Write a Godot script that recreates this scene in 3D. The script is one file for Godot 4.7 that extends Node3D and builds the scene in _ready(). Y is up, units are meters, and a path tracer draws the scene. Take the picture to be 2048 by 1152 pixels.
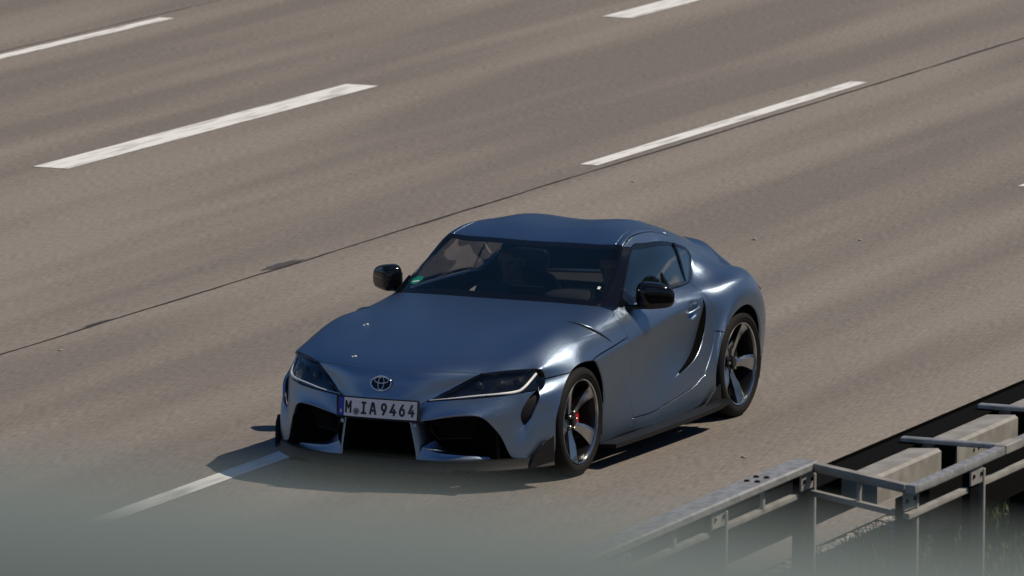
extends Node3D
# World axes: x runs forward along the car (front axle at 0), y up, z to the car's right. Metres.
# The motorway runs almost along x; the car is drifting across a lane line.

const ROAD_SLOPE := -0.025            # z of a lane line changes by this per metre of x

var mats := {}

func _ready() -> void:
	set_view()
	make_materials()
	build_road()
	build_verge()
	build_car()
	build_people()
	build_barrier()
	build_railing()
	build_bridge()
	build_trees()

# ------------------------------------------------------------------ view, sky, sun, exposure
func set_view() -> void:
	var cam := Camera3D.new()
	cam.name = "camera"
	add_child(cam)
	cam.transform = Transform3D(Basis(Vector3(-0.414368, 0.003747, -0.910102), Vector3(-0.129911, 0.989508, 0.063223), Vector3(0.900790, 0.144429, -0.409533)).orthonormalized(), Vector3(43.4935, 8.0873, -20.2129))
	var lens := CameraAttributesPhysical.new()     # a long telephoto lens, focused on the car
	lens.frustum_focal_length = 333.9
	lens.frustum_focus_distance = 51.0
	lens.frustum_near = 0.1
	lens.frustum_far = 4000.0
	lens.exposure_aperture = 8.0
	cam.attributes = lens
	cam.keep_aspect = Camera3D.KEEP_HEIGHT
	cam.fov = 4.11606
	cam.near = 0.1
	cam.far = 4000.0
	cam.current = true
	var sky := Sky.new()
	var pano := PanoramaSkyMaterial.new()
	pano.panorama = ImageTexture.create_from_image(sky_image())
	sky.sky_material = pano
	var env := Environment.new()
	env.background_mode = Environment.BG_SKY
	env.sky = sky
	env.background_energy_multiplier = 0.6
	env.tonemap_mode = Environment.TONE_MAPPER_LINEAR
	env.tonemap_exposure = 0.80
	env.sdfgi_enabled = true
	env.ssao_enabled = true
	env.ssil_enabled = true
	var we := WorldEnvironment.new()
	we.name = "world_environment"
	we.environment = env
	add_child(we)
	var sun := DirectionalLight3D.new()
	sun.name = "sun"
	sun.light_energy = 1.6
	sun.light_color = Color(1.0, 0.945, 0.86)
	sun.light_angular_distance = 0.5
	sun.shadow_enabled = true
	add_child(sun)
	sun.look_at_from_position(Vector3.ZERO, Vector3(0.27, -0.79, 0.55), Vector3.UP)

# Blue summer sky with scattered clouds that thicken towards the horizon.
func sky_image() -> Image:
	var w := 768
	var h := 384
	var im := Image.create(w, h, false, Image.FORMAT_RGBAF)
	var big := FastNoiseLite.new()
	big.seed = 11
	big.noise_type = FastNoiseLite.TYPE_SIMPLEX_SMOOTH
	big.frequency = 0.9
	big.fractal_octaves = 5
	for j in h:
		var el := PI * (0.5 - (j + 0.5) / h)
		for i in w:
			var c: Color
			if el > 0.0:
				var az := TAU * (i + 0.5) / w
				var d := Vector3(cos(el) * sin(az), sin(el), cos(el) * cos(az))
				var up := pow(1.0 - d.y, 4.5)
				c = Color(0.042, 0.145, 0.38).lerp(Color(0.40, 0.68, 1.06), up)
				var flat := 1.0 / (d.y + 0.18)
				var n := big.get_noise_3d(d.x * flat, 3.0, d.z * flat)
				var amount := smoothstep(0.20, 0.55, n + 0.10 * up)
				c = c.lerp(Color(0.95, 0.97, 1.0), amount * 0.85)
			else:
				c = Color(0.40, 0.68, 1.06).lerp(Color(0.16, 0.15, 0.14), clampf(-el * 12.0, 0.0, 1.0))
			im.set_pixel(i, j, c)
	return im

# ------------------------------------------------------------------ materials (base colours are linear)
func mat(n: String, col: Color, rough: float, metal := 0.0, spec := 0.5) -> StandardMaterial3D:
	var m := StandardMaterial3D.new()
	m.resource_name = n
	m.albedo_color = Color(col.r, col.g, col.b, 1.0).linear_to_srgb()
	m.roughness = rough
	m.metallic = metal
	m.metallic_specular = spec
	mats[n] = m
	return m

func glass(n: String, tint: Color, alpha: float, metal := 0.0) -> StandardMaterial3D:
	var m := mat(n, tint, 0.02, metal)
	m.transparency = BaseMaterial3D.TRANSPARENCY_ALPHA
	m.albedo_color.a = alpha
	return m

func noise_tex(seed_: int, freq: float, lo: Color, hi: Color, size := 512, octaves := 4, from := 0.0, to := 1.0) -> NoiseTexture2D:
	var f := FastNoiseLite.new()
	f.seed = seed_
	f.noise_type = FastNoiseLite.TYPE_SIMPLEX_SMOOTH
	f.frequency = freq
	f.fractal_octaves = octaves
	var t := NoiseTexture2D.new()
	t.width = size
	t.height = size
	t.seamless = true
	t.noise = f
	var g := Gradient.new()
	g.offsets = PackedFloat32Array([from, to])
	g.colors = PackedColorArray([lo, hi])
	t.color_ramp = g
	return t

func gray(v: float) -> Color:
	return Color(v, v, v)

func make_materials() -> void:
	# satin metallic lacquer: the flakes lie at slightly different angles, finer than a pixel
	var paint := mat("paint", Color(0.26, 0.335, 0.435), 0.275, 0.97)
	var flakes := FastNoiseLite.new()
	flakes.seed = 3
	flakes.noise_type = FastNoiseLite.TYPE_SIMPLEX_SMOOTH
	flakes.frequency = 0.30
	flakes.fractal_octaves = 1
	var tilt := NoiseTexture2D.new()
	tilt.width = 512
	tilt.height = 512
	tilt.seamless = true
	tilt.noise = flakes
	tilt.as_normal_map = true
	tilt.bump_strength = 6.0
	paint.normal_enabled = true
	paint.normal_texture = tilt
	paint.normal_scale = 0.24
	paint.uv1_triplanar = true
	paint.uv1_scale = Vector3(4.3, 4.3, 4.3)
	mat("black_gloss", Color(0.005, 0.005, 0.006), 0.07)
	mat("black_plastic", Color(0.010, 0.010, 0.011), 0.55, 0.0, 0.3)
	mat("black_matte", Color(0.004, 0.004, 0.004), 0.95, 0.0, 0.1)
	mat("lip_plastic", Color(0.008, 0.008, 0.009), 0.5, 0.0, 0.35)
	glass("windshield_glass", Color(0.006, 0.010, 0.008), 0.30)
	var tinted := glass("side_glass", Color(0.006, 0.010, 0.008), 0.5)
	tinted.metallic_specular = 0.71
	tinted.clearcoat_enabled = true
	tinted.clearcoat = 1.0
	tinted.clearcoat_roughness = 0.01
	glass("lamp_glass", Color(0.02, 0.02, 0.025), 0.06)
	mat("rubber", Color(0.010, 0.0095, 0.0095), 0.75, 0.0, 0.3)
	mat("rim_dark", Color(0.02, 0.021, 0.023), 0.32, 0.7)
	mat("rim_grey", Color(0.46, 0.47, 0.49), 0.26, 1.0)
	mat("rim_lip", Color(0.55, 0.56, 0.58), 0.22, 1.0)
	mat("steel", Color(0.35, 0.34, 0.33), 0.35, 1.0)
	mat("chrome", Color(0.75, 0.76, 0.78), 0.08, 1.0)
	mat("caliper_red", Color(0.45, 0.008, 0.012), 0.3)
	mat("plate_white", Color(0.66, 0.67, 0.70), 0.45)
	mat("plate_blue", Color(0.006, 0.035, 0.30), 0.4)
	mat("ink", Color(0.012, 0.012, 0.012), 0.5)
	mat("seal_grey", Color(0.22, 0.22, 0.23), 0.6)
	mat("white_plastic", Color(0.82, 0.83, 0.84), 0.3)
	mat("tail_red", Color(0.25, 0.005, 0.008), 0.12)
	mat("amber", Color(0.5, 0.2, 0.05), 0.2)
	mat("sticker_green", Color(0.0, 0.22, 0.14), 0.5)
	mat("sticker_white", Color(0.7, 0.72, 0.7), 0.5)
	mat("leather", Color(0.010, 0.010, 0.011), 0.6)
	mat("trunk_felt", Color(0.018, 0.02, 0.02), 0.9)
	mat("dash", Color(0.022, 0.024, 0.025), 0.62)
	mat("skin", Color(0.36, 0.21, 0.15), 0.6)
	mat("hair", Color(0.02, 0.014, 0.01), 0.7)
	mat("shirt_dark", Color(0.03, 0.035, 0.045), 0.85)
	mat("shirt_blue", Color(0.05, 0.08, 0.13), 0.85)
	mat("trousers", Color(0.02, 0.022, 0.03), 0.9)

	var road := mat("road", Color(1, 1, 1), 0.86, 0.0, 0.4)
	road.albedo_texture = noise_tex(21, 0.075, Color(0.193, 0.172, 0.157).linear_to_srgb(), Color(0.284, 0.256, 0.233).linear_to_srgb(), 1024, 5, 0.22, 0.78)
	road.detail_enabled = true
	road.detail_blend_mode = BaseMaterial3D.BLEND_MODE_MUL
	road.detail_uv_layer = BaseMaterial3D.DETAIL_UV_2
	road.detail_albedo = noise_tex(5, 0.012, Color(0.87, 0.865, 0.865), Color(1.0, 1.0, 0.99), 512, 4, 0.25, 0.75)
	road.heightmap_enabled = true
	road.heightmap_scale = 0.1
	road.heightmap_texture = noise_tex(9, 0.11, gray(0.0), gray(1.0), 1024, 3)
	var line := mat("line_paint", Color(1, 1, 1), 0.7)
	line.albedo_texture = noise_tex(31, 0.03, Color(0.46, 0.455, 0.44).linear_to_srgb(), Color(0.78, 0.78, 0.775).linear_to_srgb(), 512, 5, 0.12, 0.5)
	mat("bitumen", Color(0.028, 0.025, 0.024), 0.7)
	mat("stain", Color(0.075, 0.066, 0.062), 0.6)
	var galv := mat("galvanised", Color(1, 1, 1), 0.48, 0.55)
	galv.albedo_texture = noise_tex(41, 0.03, Color(0.30, 0.30, 0.30).linear_to_srgb(), Color(0.47, 0.47, 0.47).linear_to_srgb(), 256, 4, 0.2, 0.8)
	galv.uv1_triplanar = true
	galv.uv1_scale = Vector3(1.5, 1.5, 1.5)
	var galv_old := mat("galvanised_old", Color(1, 1, 1), 0.7, 0.2)
	galv_old.albedo_texture = noise_tex(43, 0.02, Color(0.25, 0.24, 0.22).linear_to_srgb(), Color(0.34, 0.33, 0.31).linear_to_srgb(), 256, 5, 0.25, 0.75)
	galv_old.uv1_triplanar = true
	galv_old.uv1_scale = Vector3(0.9, 0.9, 0.9)
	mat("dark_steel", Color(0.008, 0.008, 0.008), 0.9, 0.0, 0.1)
	mat("handrail_paint", Color(0.16, 0.195, 0.185), 0.7)
	mat("concrete", Color(0.30, 0.29, 0.27), 0.9)
	var soil := mat("soil", Color(1, 1, 1), 0.95)
	soil.albedo_texture = noise_tex(51, 0.03, Color(0.03, 0.035, 0.015).linear_to_srgb(), Color(0.07, 0.07, 0.035).linear_to_srgb(), 512, 5, 0.25, 0.75)
	soil.uv1_triplanar = true
	soil.uv1_world_triplanar = true
	soil.uv1_scale = Vector3(0.5, 0.5, 0.5)
	var grass := mat("grass", Color(1, 1, 1), 0.8)
	grass.vertex_color_use_as_albedo = true
	grass.backlight_enabled = true
	grass.backlight = Color(0.25, 0.3, 0.1)
	var stone := mat("stone", Color(1, 1, 1), 0.9)
	stone.vertex_color_use_as_albedo = true
	var needles := mat("needles", Color(0.022, 0.042, 0.016), 0.8)
	needles.backlight_enabled = true
	needles.backlight = Color(0.1, 0.12, 0.05)
	mat("bark", Color(0.07, 0.05, 0.035), 0.95)

# ------------------------------------------------------------------ helpers
func add_mesh(called: String, mesh: Mesh, m: Material, parent: Node = self) -> MeshInstance3D:
	var o := MeshInstance3D.new()
	o.name = called
	o.mesh = mesh
	o.material_override = m
	o.cast_shadow = GeometryInstance3D.SHADOW_CASTING_SETTING_ON
	parent.add_child(o, true)
	return o

func tag(o: Node, label: String, category: String, group := "") -> void:
	o.set_meta("label", label)
	o.set_meta("category", category)
	if group != "":
		o.set_meta("group", group)

func thing(called: String, label: String, category: String, at := Vector3.ZERO, group := "") -> Node3D:
	var o := Node3D.new()
	o.name = called
	add_child(o, true)
	o.position = at
	tag(o, label, category, group)
	return o

func part_node(called: String, parent: Node, at := Vector3.ZERO) -> Node3D:
	var o := Node3D.new()
	o.name = called
	parent.add_child(o, true)
	o.position = at
	return o

func arrays_mesh(v: PackedVector3Array, n: PackedVector3Array, idx: PackedInt32Array) -> ArrayMesh:
	var a := []
	a.resize(Mesh.ARRAY_MAX)
	a[Mesh.ARRAY_VERTEX] = v
	a[Mesh.ARRAY_NORMAL] = n
	a[Mesh.ARRAY_INDEX] = idx
	var am := ArrayMesh.new()
	am.add_surface_from_arrays(Mesh.PRIMITIVE_TRIANGLES, a)
	return am

# A mesh under construction: triangles wound counter-clockwise seen from outside.
class Shape:
	var t := PackedVector3Array()

	func tri(a: Vector3, b: Vector3, c: Vector3) -> void:
		t.append_array([a, b, c])

	func quad(a: Vector3, b: Vector3, c: Vector3, d: Vector3) -> void:
		t.append_array([a, b, c, a, c, d])

	# box with chamfered edges; `turn` holds its axes
	func box(at: Vector3, size: Vector3, bevel := 0.0, turn := Basis.IDENTITY) -> void:
		var h := size * 0.5
		var b := minf(bevel, minf(h.x, minf(h.y, h.z)) * 0.9)
		var p := {}
		for sx in [-1, 1]:
			for sy in [-1, 1]:
				for sz in [-1, 1]:
					for ax in 3:
						var q := Vector3(sx * (h.x - b), sy * (h.y - b), sz * (h.z - b))
						q[ax] += b * [sx, sy, sz][ax]
						p[[sx, sy, sz, ax]] = at + turn * q
		for ax in 3:
			var u := (ax + 1) % 3
			var w := (ax + 2) % 3
			for s in [-1, 1]:
				var c := []
				for k in [[-1, -1], [1, -1], [1, 1], [-1, 1]]:
					var key := [0, 0, 0, ax]
					key[ax] = s
					key[u] = k[0]
					key[w] = k[1]
					c.append(p[key])
				if s > 0:
					quad(c[0], c[1], c[2], c[3])
				else:
					quad(c[3], c[2], c[1], c[0])
			if b > 0.0:
				for su in [-1, 1]:
					for sw in [-1, 1]:
						var k0 := [0, 0, 0, u]
						k0[ax] = -1
						k0[u] = su
						k0[w] = sw
						var k1 := k0.duplicate()
						k1[ax] = 1
						var k2 := k1.duplicate()
						k2[3] = w
						var k3 := k0.duplicate()
						k3[3] = w
						if su * sw > 0:
							quad(p[k0], p[k3], p[k2], p[k1])
						else:
							quad(p[k0], p[k1], p[k2], p[k3])
		if b > 0.0:
			for sx in [-1, 1]:
				for sy in [-1, 1]:
					for sz in [-1, 1]:
						var a0: Vector3 = p[[sx, sy, sz, 0]]
						var a1: Vector3 = p[[sx, sy, sz, 1]]
						var a2: Vector3 = p[[sx, sy, sz, 2]]
						if sx * sy * sz > 0:
							tri(a0, a1, a2)
						else:
							tri(a0, a2, a1)

	# rings of equally many points joined to a skin; each ring runs counter-clockwise seen from the end of the loft
	func loft(rings: Array, closed := true, caps := true) -> void:
		var m: int = rings[0].size()
		for r in rings.size() - 1:
			var a: PackedVector3Array = rings[r]
			var b: PackedVector3Array = rings[r + 1]
			for k in (m if closed else m - 1):
				var l := (k + 1) % m
				quad(a[k], a[l], b[l], b[k])
		if caps:
			for e in [0, rings.size() - 1]:
				var ring: PackedVector3Array = rings[e]
				var c := Vector3.ZERO
				for q in ring:
					c += q
				c /= m
				for k in m:
					if e == 0:
						tri(c, ring[(k + 1) % m], ring[k])
					else:
						tri(c, ring[k], ring[(k + 1) % m])

	func tube(path: PackedVector3Array, radius, sides := 8, flat := 1.0, up := Vector3.UP) -> void:
		var rings := []
		for i in path.size():
			var tan := (path[mini(i + 1, path.size() - 1)] - path[maxi(i - 1, 0)]).normalized()
			var u := up
			if absf(tan.dot(u)) > 0.95:
				u = Vector3.RIGHT
			var sx := tan.cross(u).normalized()
			var sy := sx.cross(tan).normalized()
			var r: float = radius[i] if radius is Array else radius
			var ring := PackedVector3Array()
			for k in sides:
				var a := TAU * k / sides
				ring.append(path[i] + sx * (cos(a) * r) + sy * (sin(a) * r * flat))
			rings.append(ring)
		loft(rings)

	# a closed profile (x across, y up; counter-clockwise) carried along a path
	func sweep(path: PackedVector3Array, profile: PackedVector2Array, up := Vector3.UP) -> void:
		var rings := []
		for i in path.size():
			var a := (path[i] - path[maxi(i - 1, 0)]).normalized()
			var b := (path[mini(i + 1, path.size() - 1)] - path[i]).normalized()
			var tan := (a + b).normalized()
			var sx := tan.cross(up).normalized()
			var miter := 1.0
			if i > 0 and i < path.size() - 1:
				miter = 1.0 / maxf(0.5, tan.dot(a))
			var sy := sx.cross(tan).normalized()
			var ring := PackedVector3Array()
			for q in profile:
				ring.append(path[i] + sx * (q.x * miter) + sy * q.y)
			rings.append(ring)
		loft(rings)

	# profile of (radius, height along z); turned about z
	func lathe(profile: Array, sides: int, xf := Transform3D.IDENTITY) -> void:
		for k in sides:
			var a := TAU * k / sides
			var b := TAU * (k + 1) / sides
			for i in profile.size() - 1:
				var p: Vector2 = profile[i]
				var q: Vector2 = profile[i + 1]
				var p0 := xf * Vector3(cos(a) * p.x, sin(a) * p.x, p.y)
				var p1 := xf * Vector3(cos(b) * p.x, sin(b) * p.x, p.y)
				var q0 := xf * Vector3(cos(a) * q.x, sin(a) * q.x, q.y)
				var q1 := xf * Vector3(cos(b) * q.x, sin(b) * q.x, q.y)
				if p.x > 1e-6:
					tri(p0, p1, q1) if q.x > 1e-6 else tri(p0, p1, q0)
				if q.x > 1e-6:
					tri(p0, q1, q0)

	# a polygon given as 3D points, thickened along `dir`
	func plate(poly: PackedVector3Array, dir: Vector3) -> void:
		var n := Vector3.ZERO
		for i in poly.size():
			n += poly[i].cross(poly[(i + 1) % poly.size()])
		n = n.normalized()
		var ax := (poly[1] - poly[0]).normalized()
		var ay := n.cross(ax)
		var flat := PackedVector2Array()
		for q in poly:
			flat.append(Vector2(q.dot(ax), q.dot(ay)))
		var idx := Geometry2D.triangulate_polygon(flat)
		var front := dir.dot(n) > 0.0
		for i in range(0, idx.size(), 3):
			var a := poly[idx[i]]
			var b := poly[idx[i + 1]]
			var c := poly[idx[i + 2]]
			if (b - a).cross(c - a).dot(dir) < 0.0:
				var s := b
				b = c
				c = s
			tri(a + dir, b + dir, c + dir)
			tri(a, c, b)
		for i in poly.size():
			var a := poly[i]
			var b := poly[(i + 1) % poly.size()]
			if front:
				quad(a, b, b + dir, a + dir)
			else:
				quad(b, a, a + dir, b + dir)

	func mirrored() -> Shape:
		var s := Shape.new()
		for i in range(0, t.size(), 3):
			s.tri(t[i] * Vector3(1, 1, -1), t[i + 2] * Vector3(1, 1, -1), t[i + 1] * Vector3(1, 1, -1))
		return s

	func moved(xf: Transform3D) -> Shape:
		var s := Shape.new()
		s.t = xf * t
		return s

	# smooth where faces meet at less than `angle` degrees
	func mesh(angle := 38.0) -> ArrayMesh:
		var lim := cos(deg_to_rad(angle))
		var fn := PackedVector3Array()
		var at := {}
		var ids := PackedInt32Array()
		for i in range(0, t.size(), 3):
			fn.append((t[i + 1] - t[i]).cross(t[i + 2] - t[i]))
			for k in 3:
				var key := Vector3i((t[i + k] * 20000.0).round())
				if not at.has(key):
					at[key] = PackedInt32Array()
				at[key].append(i / 3)
		var v := PackedVector3Array()
		var n := PackedVector3Array()
		for i in range(0, t.size(), 3):
			var me := fn[i / 3].normalized()
			for k in [0, 2, 1]:
				var s := Vector3.ZERO
				for f in at[Vector3i((t[i + k] * 20000.0).round())]:
					if fn[f].normalized().dot(me) > lim:
						s += fn[f]
				v.append(t[i + k])
				n.append(s.normalized() if s.length_squared() > 0.0 else me)
		var a := []
		a.resize(Mesh.ARRAY_MAX)
		a[Mesh.ARRAY_VERTEX] = v
		a[Mesh.ARRAY_NORMAL] = n
		var am := ArrayMesh.new()
		am.add_surface_from_arrays(Mesh.PRIMITIVE_TRIANGLES, a)
		return am

func spline(pts: Array, steps := 6) -> PackedVector3Array:
	var out := PackedVector3Array()
	for i in pts.size() - 1:
		var p0: Vector3 = pts[maxi(i - 1, 0)]
		var p1: Vector3 = pts[i]
		var p2: Vector3 = pts[i + 1]
		var p3: Vector3 = pts[mini(i + 2, pts.size() - 1)]
		for k in steps:
			out.append(p1.cubic_interpolate(p2, p0, p3, float(k) / steps))
	out.append(pts[-1])
	return out

# ------------------------------------------------------------------ the motorway
func road_z(z0: float, x: float) -> float:
	return z0 + ROAD_SLOPE * x

# a flat strip between two lines that run with the road, with UV in metres along and across it
func strip(x0: float, x1: float, za: float, zb: float, y: float, cuts := 1) -> ArrayMesh:
	var v := PackedVector3Array()
	var n := PackedVector3Array()
	var uv := PackedVector2Array()
	var uv2 := PackedVector2Array()
	var idx := PackedInt32Array()
	for i in cuts + 1:
		var x := lerpf(x0, x1, float(i) / cuts)
		for z in [za, zb]:
			v.append(Vector3(x, y, road_z(z, x)))
			n.append(Vector3.UP)
			uv.append(Vector2(x / 12.0, z / 1.5))
			uv2.append(Vector2(x / 130.0, z / 8.5))
		if i > 0:
			var b := i * 2
			idx.append_array([b - 2, b - 1, b + 1, b - 2, b + 1, b])
	var a := []
	a.resize(Mesh.ARRAY_MAX)
	a[Mesh.ARRAY_VERTEX] = v
	a[Mesh.ARRAY_NORMAL] = n
	a[Mesh.ARRAY_TEX_UV] = uv
	a[Mesh.ARRAY_TEX_UV2] = uv2
	a[Mesh.ARRAY_INDEX] = idx
	var am := ArrayMesh.new()
	am.add_surface_from_arrays(Mesh.PRIMITIVE_TRIANGLES, a)
	return am

func build_road() -> void:
	var pm := PlaneMesh.new()
	pm.size = Vector2(3000, 3000)
	var g := add_mesh("ground", pm, mats.soil)
	g.position.y = -0.03
	g.set_meta("kind", "structure")
	var road := Node3D.new()
	road.name = "road"
	road.set_meta("kind", "structure")
	add_child(road)
	add_mesh("pavement", strip(90.0, -420.0, -3.05, 19.5, 0.0, 8), mats.road, road)
	# dashed lane lines: distance of the line from the car's axis, half width, first dash, length, period
	for l in [[1.05, 0.075, 4.45, 6.0, 18.0], [4.6, 0.075, 4.75, 6.0, 18.0], [8.34, 0.15, 0.35, 5.93, 11.6], [12.03, 0.075, 3.0, 6.0, 18.0]]:
		for k in 6:
			var x0: float = l[2] - l[4] * k
			add_mesh("lane_marking", strip(x0, x0 - l[3], l[0] - l[1], l[0] + l[1], 0.004), mats.line_paint, road)
	# the sealed joint between two paving lanes, its edge a little ragged
	var rng := RandomNumberGenerator.new()
	rng.seed = 5
	for j in [[4.43, 0.011], [12.22, 0.008], [19.0, 0.012]]:
		var s := Shape.new()
		var x := 20.0
		var w0: float = j[1]
		var c0 := 0.0
		while x > -60.0:
			var x1 := x - rng.randf_range(0.12, 0.35)
			var w1 := clampf(w0 + rng.randf_range(-0.005, 0.005), j[1] * 0.5, j[1] * 1.6)
			var c1 := clampf(c0 + rng.randf_range(-0.006, 0.006), -0.015, 0.015)
			var za := road_z(j[0], x) + c0
			var zb := road_z(j[0], x1) + c1
			s.quad(Vector3(x, 0.003, za - w0), Vector3(x, 0.003, za + w0), Vector3(x1, 0.003, zb + w1), Vector3(x1, 0.003, zb - w1))
			x = x1
			w0 = w1
			c0 = c1
		add_mesh("joint_seal", s.mesh(), mats.bitumen, road)
	# loose pale chips on the pavement
	var chips := Shape.new()
	for k in 20:
		var cx := rng.randf_range(-24.0, 3.0)
		var r := rng.randf_range(0.005, 0.014)
		chips.box(Vector3(cx, r * 0.4, road_z(rng.randf_range(-2.5, 8.0), cx)), Vector3(r * 2.6, r, r * 1.6), r * 0.3, Basis(Vector3.UP, rng.randf() * TAU))
	var chip := add_mesh("stone_chips", chips.mesh(), mats.concrete, road)
	chip.set_meta("kind", "stuff")
	# a dark patch beside the joint and a second, thinner crack far across
	for b in [[Vector3(-7.25, 0.003, 4.66), 0.34, 0.055, 3], [Vector3(-10.6, 0.003, 4.70), 0.22, 0.02, 4], [Vector3(-4.2, 0.003, 4.56), 0.25, 0.016, 8]]:
		var q := Shape.new()
		var ring := PackedVector3Array()
		rng.seed = b[3]
		for k in 22:
			var a := TAU * k / 22.0
			var r := rng.randf_range(0.65, 1.1)
			ring.append(b[0] + Vector3(cos(a) * b[1] * r, 0, sin(a) * b[2] * r))
		for k in 22:
			q.tri(b[0], ring[(k + 1) % 22], ring[k])
		add_mesh("stain", q.mesh(), mats.stain, road)

func build_verge() -> void:
	var rng := RandomNumberGenerator.new()
	rng.seed = 17
	# gravel along the edge of the pavement
	var pebble := Shape.new()
	var rings := []
	for j in 4:
		var ring := PackedVector3Array()
		for k in 6:
			var a := TAU * k / 6.0
			var r: float = [0.35, 0.95, 1.0, 0.4][j] * (1.0 + 0.25 * sin(k * 2.3 + j))
			ring.append(Vector3(cos(a) * r, [-0.5, -0.15, 0.3, 0.62][j], -sin(a) * r))
		rings.append(ring)
	pebble.loft(rings)
	var mm := MultiMesh.new()
	mm.transform_format = MultiMesh.TRANSFORM_3D
	mm.use_colors = true
	mm.mesh = pebble.mesh(20.0)
	mm.instance_count = 5200
	for i in 5200:
		var x := rng.randf_range(-9.0, 9.0)
		var z := road_z(-3.06 - 0.36 * pow(rng.randf(), 1.4), x)
		var r := rng.randf_range(0.008, 0.026)
		mm.set_instance_transform(i, Transform3D(Basis.from_euler(Vector3(rng.randf() * 0.6, rng.randf() * TAU, rng.randf() * 0.6)).scaled(Vector3(r, r * 0.8, r)), Vector3(x, -0.028 + r * 0.4, z)))
		var c := rng.randf_range(0.16, 0.42)
		mm.set_instance_color(i, Color(c, c * 0.96, c * 0.9))
	var gi := MultiMeshInstance3D.new()
	gi.name = "gravel"
	gi.multimesh = mm
	gi.material_override = mats.stone
	gi.set_meta("label", "pale gravel strip along the pavement edge under the barrier")
	gi.set_meta("category", "gravel")
	gi.set_meta("kind", "stuff")
	add_child(gi)
	# grass behind it: tufts of blades
	var tuft := Shape.new()
	for b in 9:
		var a := TAU * b / 9.0 + rng.randf()
		var lean := rng.randf_range(0.15, 0.6)
		var hgt := rng.randf_range(0.6, 1.0)
		var d := Vector3(cos(a), 0, sin(a))
		var side := Vector3(-d.z, 0, d.x) * 0.035
		var p0 := d * 0.05
		var p1 := d * (0.05 + lean * 0.35) + Vector3.UP * hgt * 0.6
		var p2 := d * (0.05 + lean) + Vector3.UP * hgt
		tuft.quad(p0 - side, p0 + side, p1 + side * 0.8, p1 - side * 0.8)
		tuft.tri(p1 - side * 0.8, p1 + side * 0.8, p2)
	var gm := MultiMesh.new()
	gm.transform_format = MultiMesh.TRANSFORM_3D
	gm.use_colors = true
	gm.mesh = tuft.mesh(60.0)
	gm.instance_count = 9000
	for i in 9000:
		var x := rng.randf_range(-9.0, 11.0)
		var z := road_z(-3.25 - 4.2 * pow(rng.randf(), 0.9), x)
		var r := rng.randf_range(0.08, 0.26)
		gm.set_instance_transform(i, Transform3D(Basis(Vector3.UP, rng.randf() * TAU).scaled(Vector3(r, r * rng.randf_range(0.7, 1.3), r)), Vector3(x, -0.035, z)))
		var g := rng.randf_range(0.07, 0.15)
		gm.set_instance_color(i, Color(g * rng.randf_range(0.5, 0.9), g, g * 0.22))
	var go := MultiMeshInstance3D.new()
	go.name = "grass"
	go.multimesh = gm
	go.material_override = mats.grass
	go.set_meta("label", "rough green grass growing behind the crash barrier")
	go.set_meta("category", "grass")
	go.set_meta("kind", "stuff")
	add_child(go)

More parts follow.
